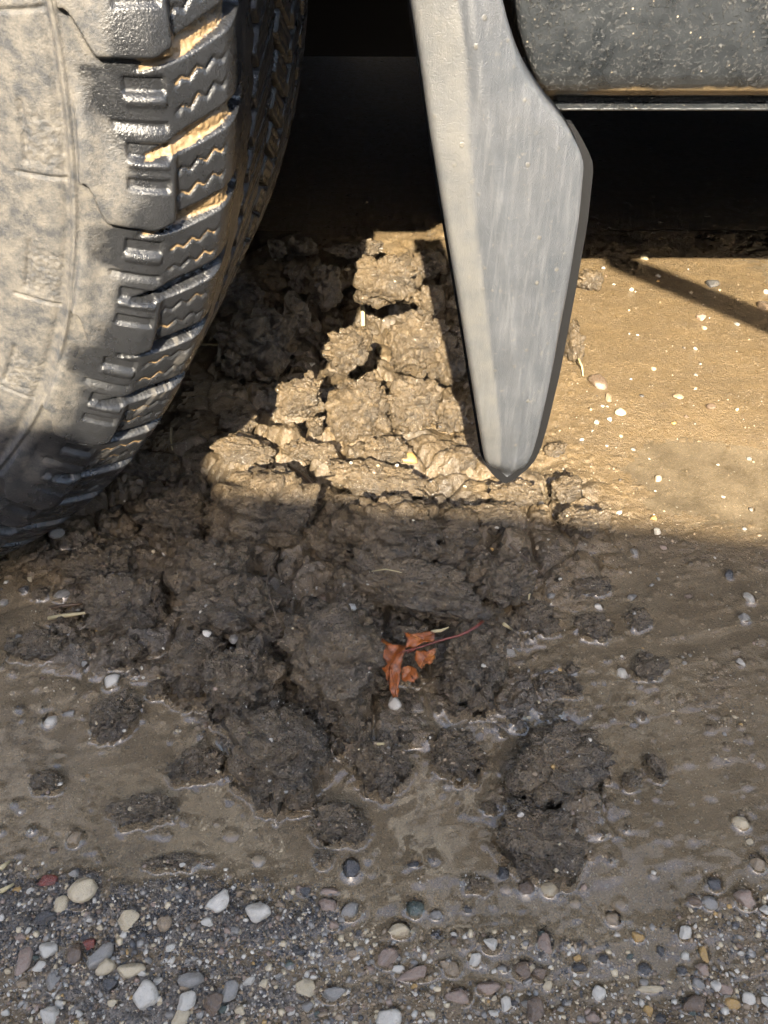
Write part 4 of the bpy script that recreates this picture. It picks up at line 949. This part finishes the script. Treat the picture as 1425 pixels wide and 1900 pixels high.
strand('straw', [(302, 1062), (294, 1090), (286, 1118)], 2.8, M['twig'], 'dark twig in the wet mud left of the heap', 'twig')
strand('straw', [(1073, 665), (1080, 680), (1082, 698)], 1.8, M['straw'], 'curled pale rootlet right of the mudguard', 'root')
strand('straw', [(935, 1158), (950, 1168)], 4.0, M['straw'], 'short tan straw by the water right of the leaf stalk')
strand('straw', [(678, 1382), (712, 1380)], 4.5, M['straw'], 'tan wood chip beside the brown clod in water', 'chip')
t = NT('grass_blade'); M['grass'] = t.set(Base_Color=(0.10, 0.13, 0.04), Roughness=0.5)
strand('grass_blade', [(452, 1352), (462, 1360), (470, 1372)], 3.5, M['grass'], 'single green grass blade at the foot of the heap', 'grass')

t = NT('red_leaf'); n1 = t.noise(220, 5, .65); n2 = t.noise(900, 3, .6)
c = t.mix(t.ramp(n1, [(0.35, 0.0), (0.65, 1.0)]), (0.32, 0.085, 0.010), (0.12, 0.036, 0.012)); c = t.mix(t.ramp(t.noise(120, 4), [(0.55, 0.0), (0.7, 1.0)]), c, (0.32, 0.11, 0.016))
M['leaf'] = t.set(Base_Color=c, Roughness=0.3, Normal=t.bump(n2, .0006), Specular_IOR_Level=.6, Subsurface_Weight=0.0)
t = NT('leaf_vein'); M['vein'] = t.set(Base_Color=(0.13, 0.03, 0.018), Roughness=.35)
lz = max(top_z(*at_z(745, 1240, .012)[:2]), .010) + .016
leaf = empty('oak_leaf', tuple(at_z(755, 1230, lz)))
tag(leaf, 'torn wet red brown oak leaf stuck on the shaded heap', 'leaf')
LO = Vector(leaf.location)
def lobe(out, rise, curl, seed):
    """outline in photograph pixels laid on a plane leaning towards the viewer"""
    out = np.array(out, float) + np.array([-7.0, -5.0]); c = out.mean(0); bm = bmesh.new()
    n = len(out); V = []
    rings = [1.0, .8, .6, .4, .2]
    pts = []
    dense = []
    for i in range(n):
        a = out[i]; b = out[(i + 1) % n]
        for k in range(6): dense.append(a + (b - a) * k / 6 + rng.normal(0, 1.0, 2) * (k > 0))
    dense = np.array(dense); m_ = len(dense)
    for r in rings:
        for p in dense:
            q = c + (p - c) * r
            z = lz + rise + (1235 - q[1]) * .00010 + curl * ((q[0] - c[0]) / 40.0) ** 2 + .0012 * math.sin(q[0] * .16 + seed) * math.cos(q[1] * .13) + .0006 * (r ** 3) * math.sin(seed + p[0] * .22 + p[1] * .15)
            pts.append(Vector(at_z(q[0], q[1], z)) - LO)
    pts.append(Vector(at_z(c[0], c[1], lz + rise + (1235 - c[1]) * .00010)) - LO)
    F__ = []
    for i in range(len(rings) - 1):
        for k in range(m_): F__.append((i * m_ + k, i * m_ + (k + 1) % m_, (i + 1) * m_ + (k + 1) % m_, (i + 1) * m_ + k))
    for k in range(m_): F__.append(((len(rings) - 1) * m_ + k, (len(rings) - 1) * m_ + (k + 1) % m_, len(pts) - 1))
    o = mesh_obj('lobe', pts, F__, M['leaf'], leaf); md = o.modifiers.new('thickness', 'SOLIDIFY'); md.thickness = .0004
    return o
lobe([(692, 1196), (712, 1190), (735, 1201), (762, 1203), (754, 1225), (749, 1262), (745, 1298), (736, 1300), (726, 1270), (714, 1236), (700, 1212)], .004, .003, 1)
lobe([(756, 1178), (768, 1181), (790, 1179), (803, 1176), (815, 1180), (811, 1194), (792, 1197), (776, 1207), (760, 1206), (763, 1192)], .006, .004, 2)
lobe([(778, 1212), (796, 1213), (816, 1208), (814, 1226), (808, 1236), (796, 1237), (790, 1248), (783, 1240), (777, 1228)], .003, -.002, 3)
lobe([(750, 1243), (766, 1240), (780, 1246), (783, 1262), (774, 1272), (752, 1266)], -.001, .002, 4)
def vein(pts, r0, name):
    P = [Vector(at_z(x, y, lz + z)) - LO for x, y, z in pts]; return tube(name, P, [r0 * (1 - .5 * i / (len(P) - 1)) for i in range(len(P))], M['vein'], leaf, 6)
vein([(895, 1153, .014), (884, 1163, .014), (868, 1172, .013), (850, 1180, .012), (832, 1184, .011), (800, 1194, .0115), (775, 1202, .0115), (755, 1212, .0095)], .0011, 'leaf_stalk')
vein([(775, 1202, .0125), (752, 1208, .011), (735, 1214, .010)], .0006, 'vein')

# ------------------------------------------------------------------ shallow water with its menisci
WX = GX[xlo:xlo + 640, nlo:nlo + nden]; WY = GY[xlo:xlo + 640, nlo:nlo + nden]
gt = top_zs(WX, WY)
for (x, y, a, b, zt_) in DOMES:
    j0, j1 = np.searchsorted(WY[0], [y - b * 1.4, y + b * 1.4])
    if j1 <= j0: continue
    jm = min((j0 + j1) // 2, WX.shape[1] - 1); i0, i1 = np.searchsorted(WX[:, jm], [x - a * 1.6, x + a * 1.6])
    if i1 > i0:
        q = ((WX[i0:i1, j0:j1] - x) / a) ** 2 + ((WY[i0:i1, j0:j1] - y) / b) ** 2
        gt[i0:i1, j0:j1] = np.maximum(gt[i0:i1, j0:j1], zt_ - .004 * np.clip(q - .5, 0, 9))
inside = np.zeros(WX.shape, bool)
for (x, y, a, b, zt_) in DOMES:
    if zt_ < WATER + .0006: continue
    j0, j1 = np.searchsorted(WY[0], [y - b, y + b])
    if j1 <= j0: continue
    jm = min((j0 + j1) // 2, WX.shape[1] - 1); i0, i1 = np.searchsorted(WX[:, jm], [x - a * 1.2, x + a * 1.2])
    if i1 > i0: inside[i0:i1, j0:j1] |= (((WX[i0:i1, j0:j1] - x) / a) ** 2 + ((WY[i0:i1, j0:j1] - y) / b) ** 2) < .62
def blur(a):
    for ax in (0, 1): a = (np.roll(a, 1, ax) + 2 * a + np.roll(a, -1, ax)) / 4
    return a
gb = blur(np.minimum(gt, WATER + .012)); kk = .0044
WZ = .5 * (WATER + gb + np.sqrt((WATER - gb) ** 2 + kk ** 2)) - .00135
WZ = WZ + .00012 * fbm2(WX * 55, WY * 55, 2, 301)
pit = blob(WX, WY, 640, 590, 190, 140) + blob(WX, WY, 590, 770, 140, 60) + blob(WX, WY, 790, 640, 90, 150)
wet = (gb < WATER + .0036) & (pit < .04)
fcs = grid_faces(*WX.shape); keep = wet.ravel()[fcs].any(1) & ~inside.ravel()[fcs].any(1); fcs = fcs[keep]
used = np.unique(fcs); remap = np.zeros(WX.size, int); remap[used] = np.arange(len(used))
vv = np.stack([WX.ravel(), WY.ravel(), WZ.ravel()], 1)[used]
t = NT('murky_water'); nt = t
fr = t.n.new('ShaderNodeFresnel'); fr.inputs['IOR'].default_value = 1.62
tr = t.n.new('ShaderNodeBsdfTransparent'); tr.inputs[0].default_value = (.93, .88, .80, 1)
df = t.n.new('ShaderNodeBsdfDiffuse'); df.inputs[0].default_value = (0.34, 0.262, 0.165, 1)
gl_ = t.n.new('ShaderNodeBsdfGlossy'); gl_.inputs['Roughness'].default_value = 0.03; gl_.inputs[0].default_value = (1, 1, 1, 1)
m1 = t.n.new('ShaderNodeMixShader'); m2_ = t.n.new('ShaderNodeMixShader')
t.link(t.ramp(t.noise(30, 4, .6), [(0.35, .26), (0.7, .46)]), m1.inputs[0]); t.link(tr.outputs[0], m1.inputs[1]); t.link(df.outputs[0], m1.inputs[2])
t.link(fr.outputs[0], m2_.inputs[0]); t.link(m1.outputs[0], m2_.inputs[1]); t.link(gl_.outputs[0], m2_.inputs[2]); t.link(m2_.outputs[0], t.out.inputs['Surface'])
water = mesh_obj('puddle_water', vv, remap[fcs], t.m); tag(water, 'shallow murky water standing in the mud', 'water', kind='structure')
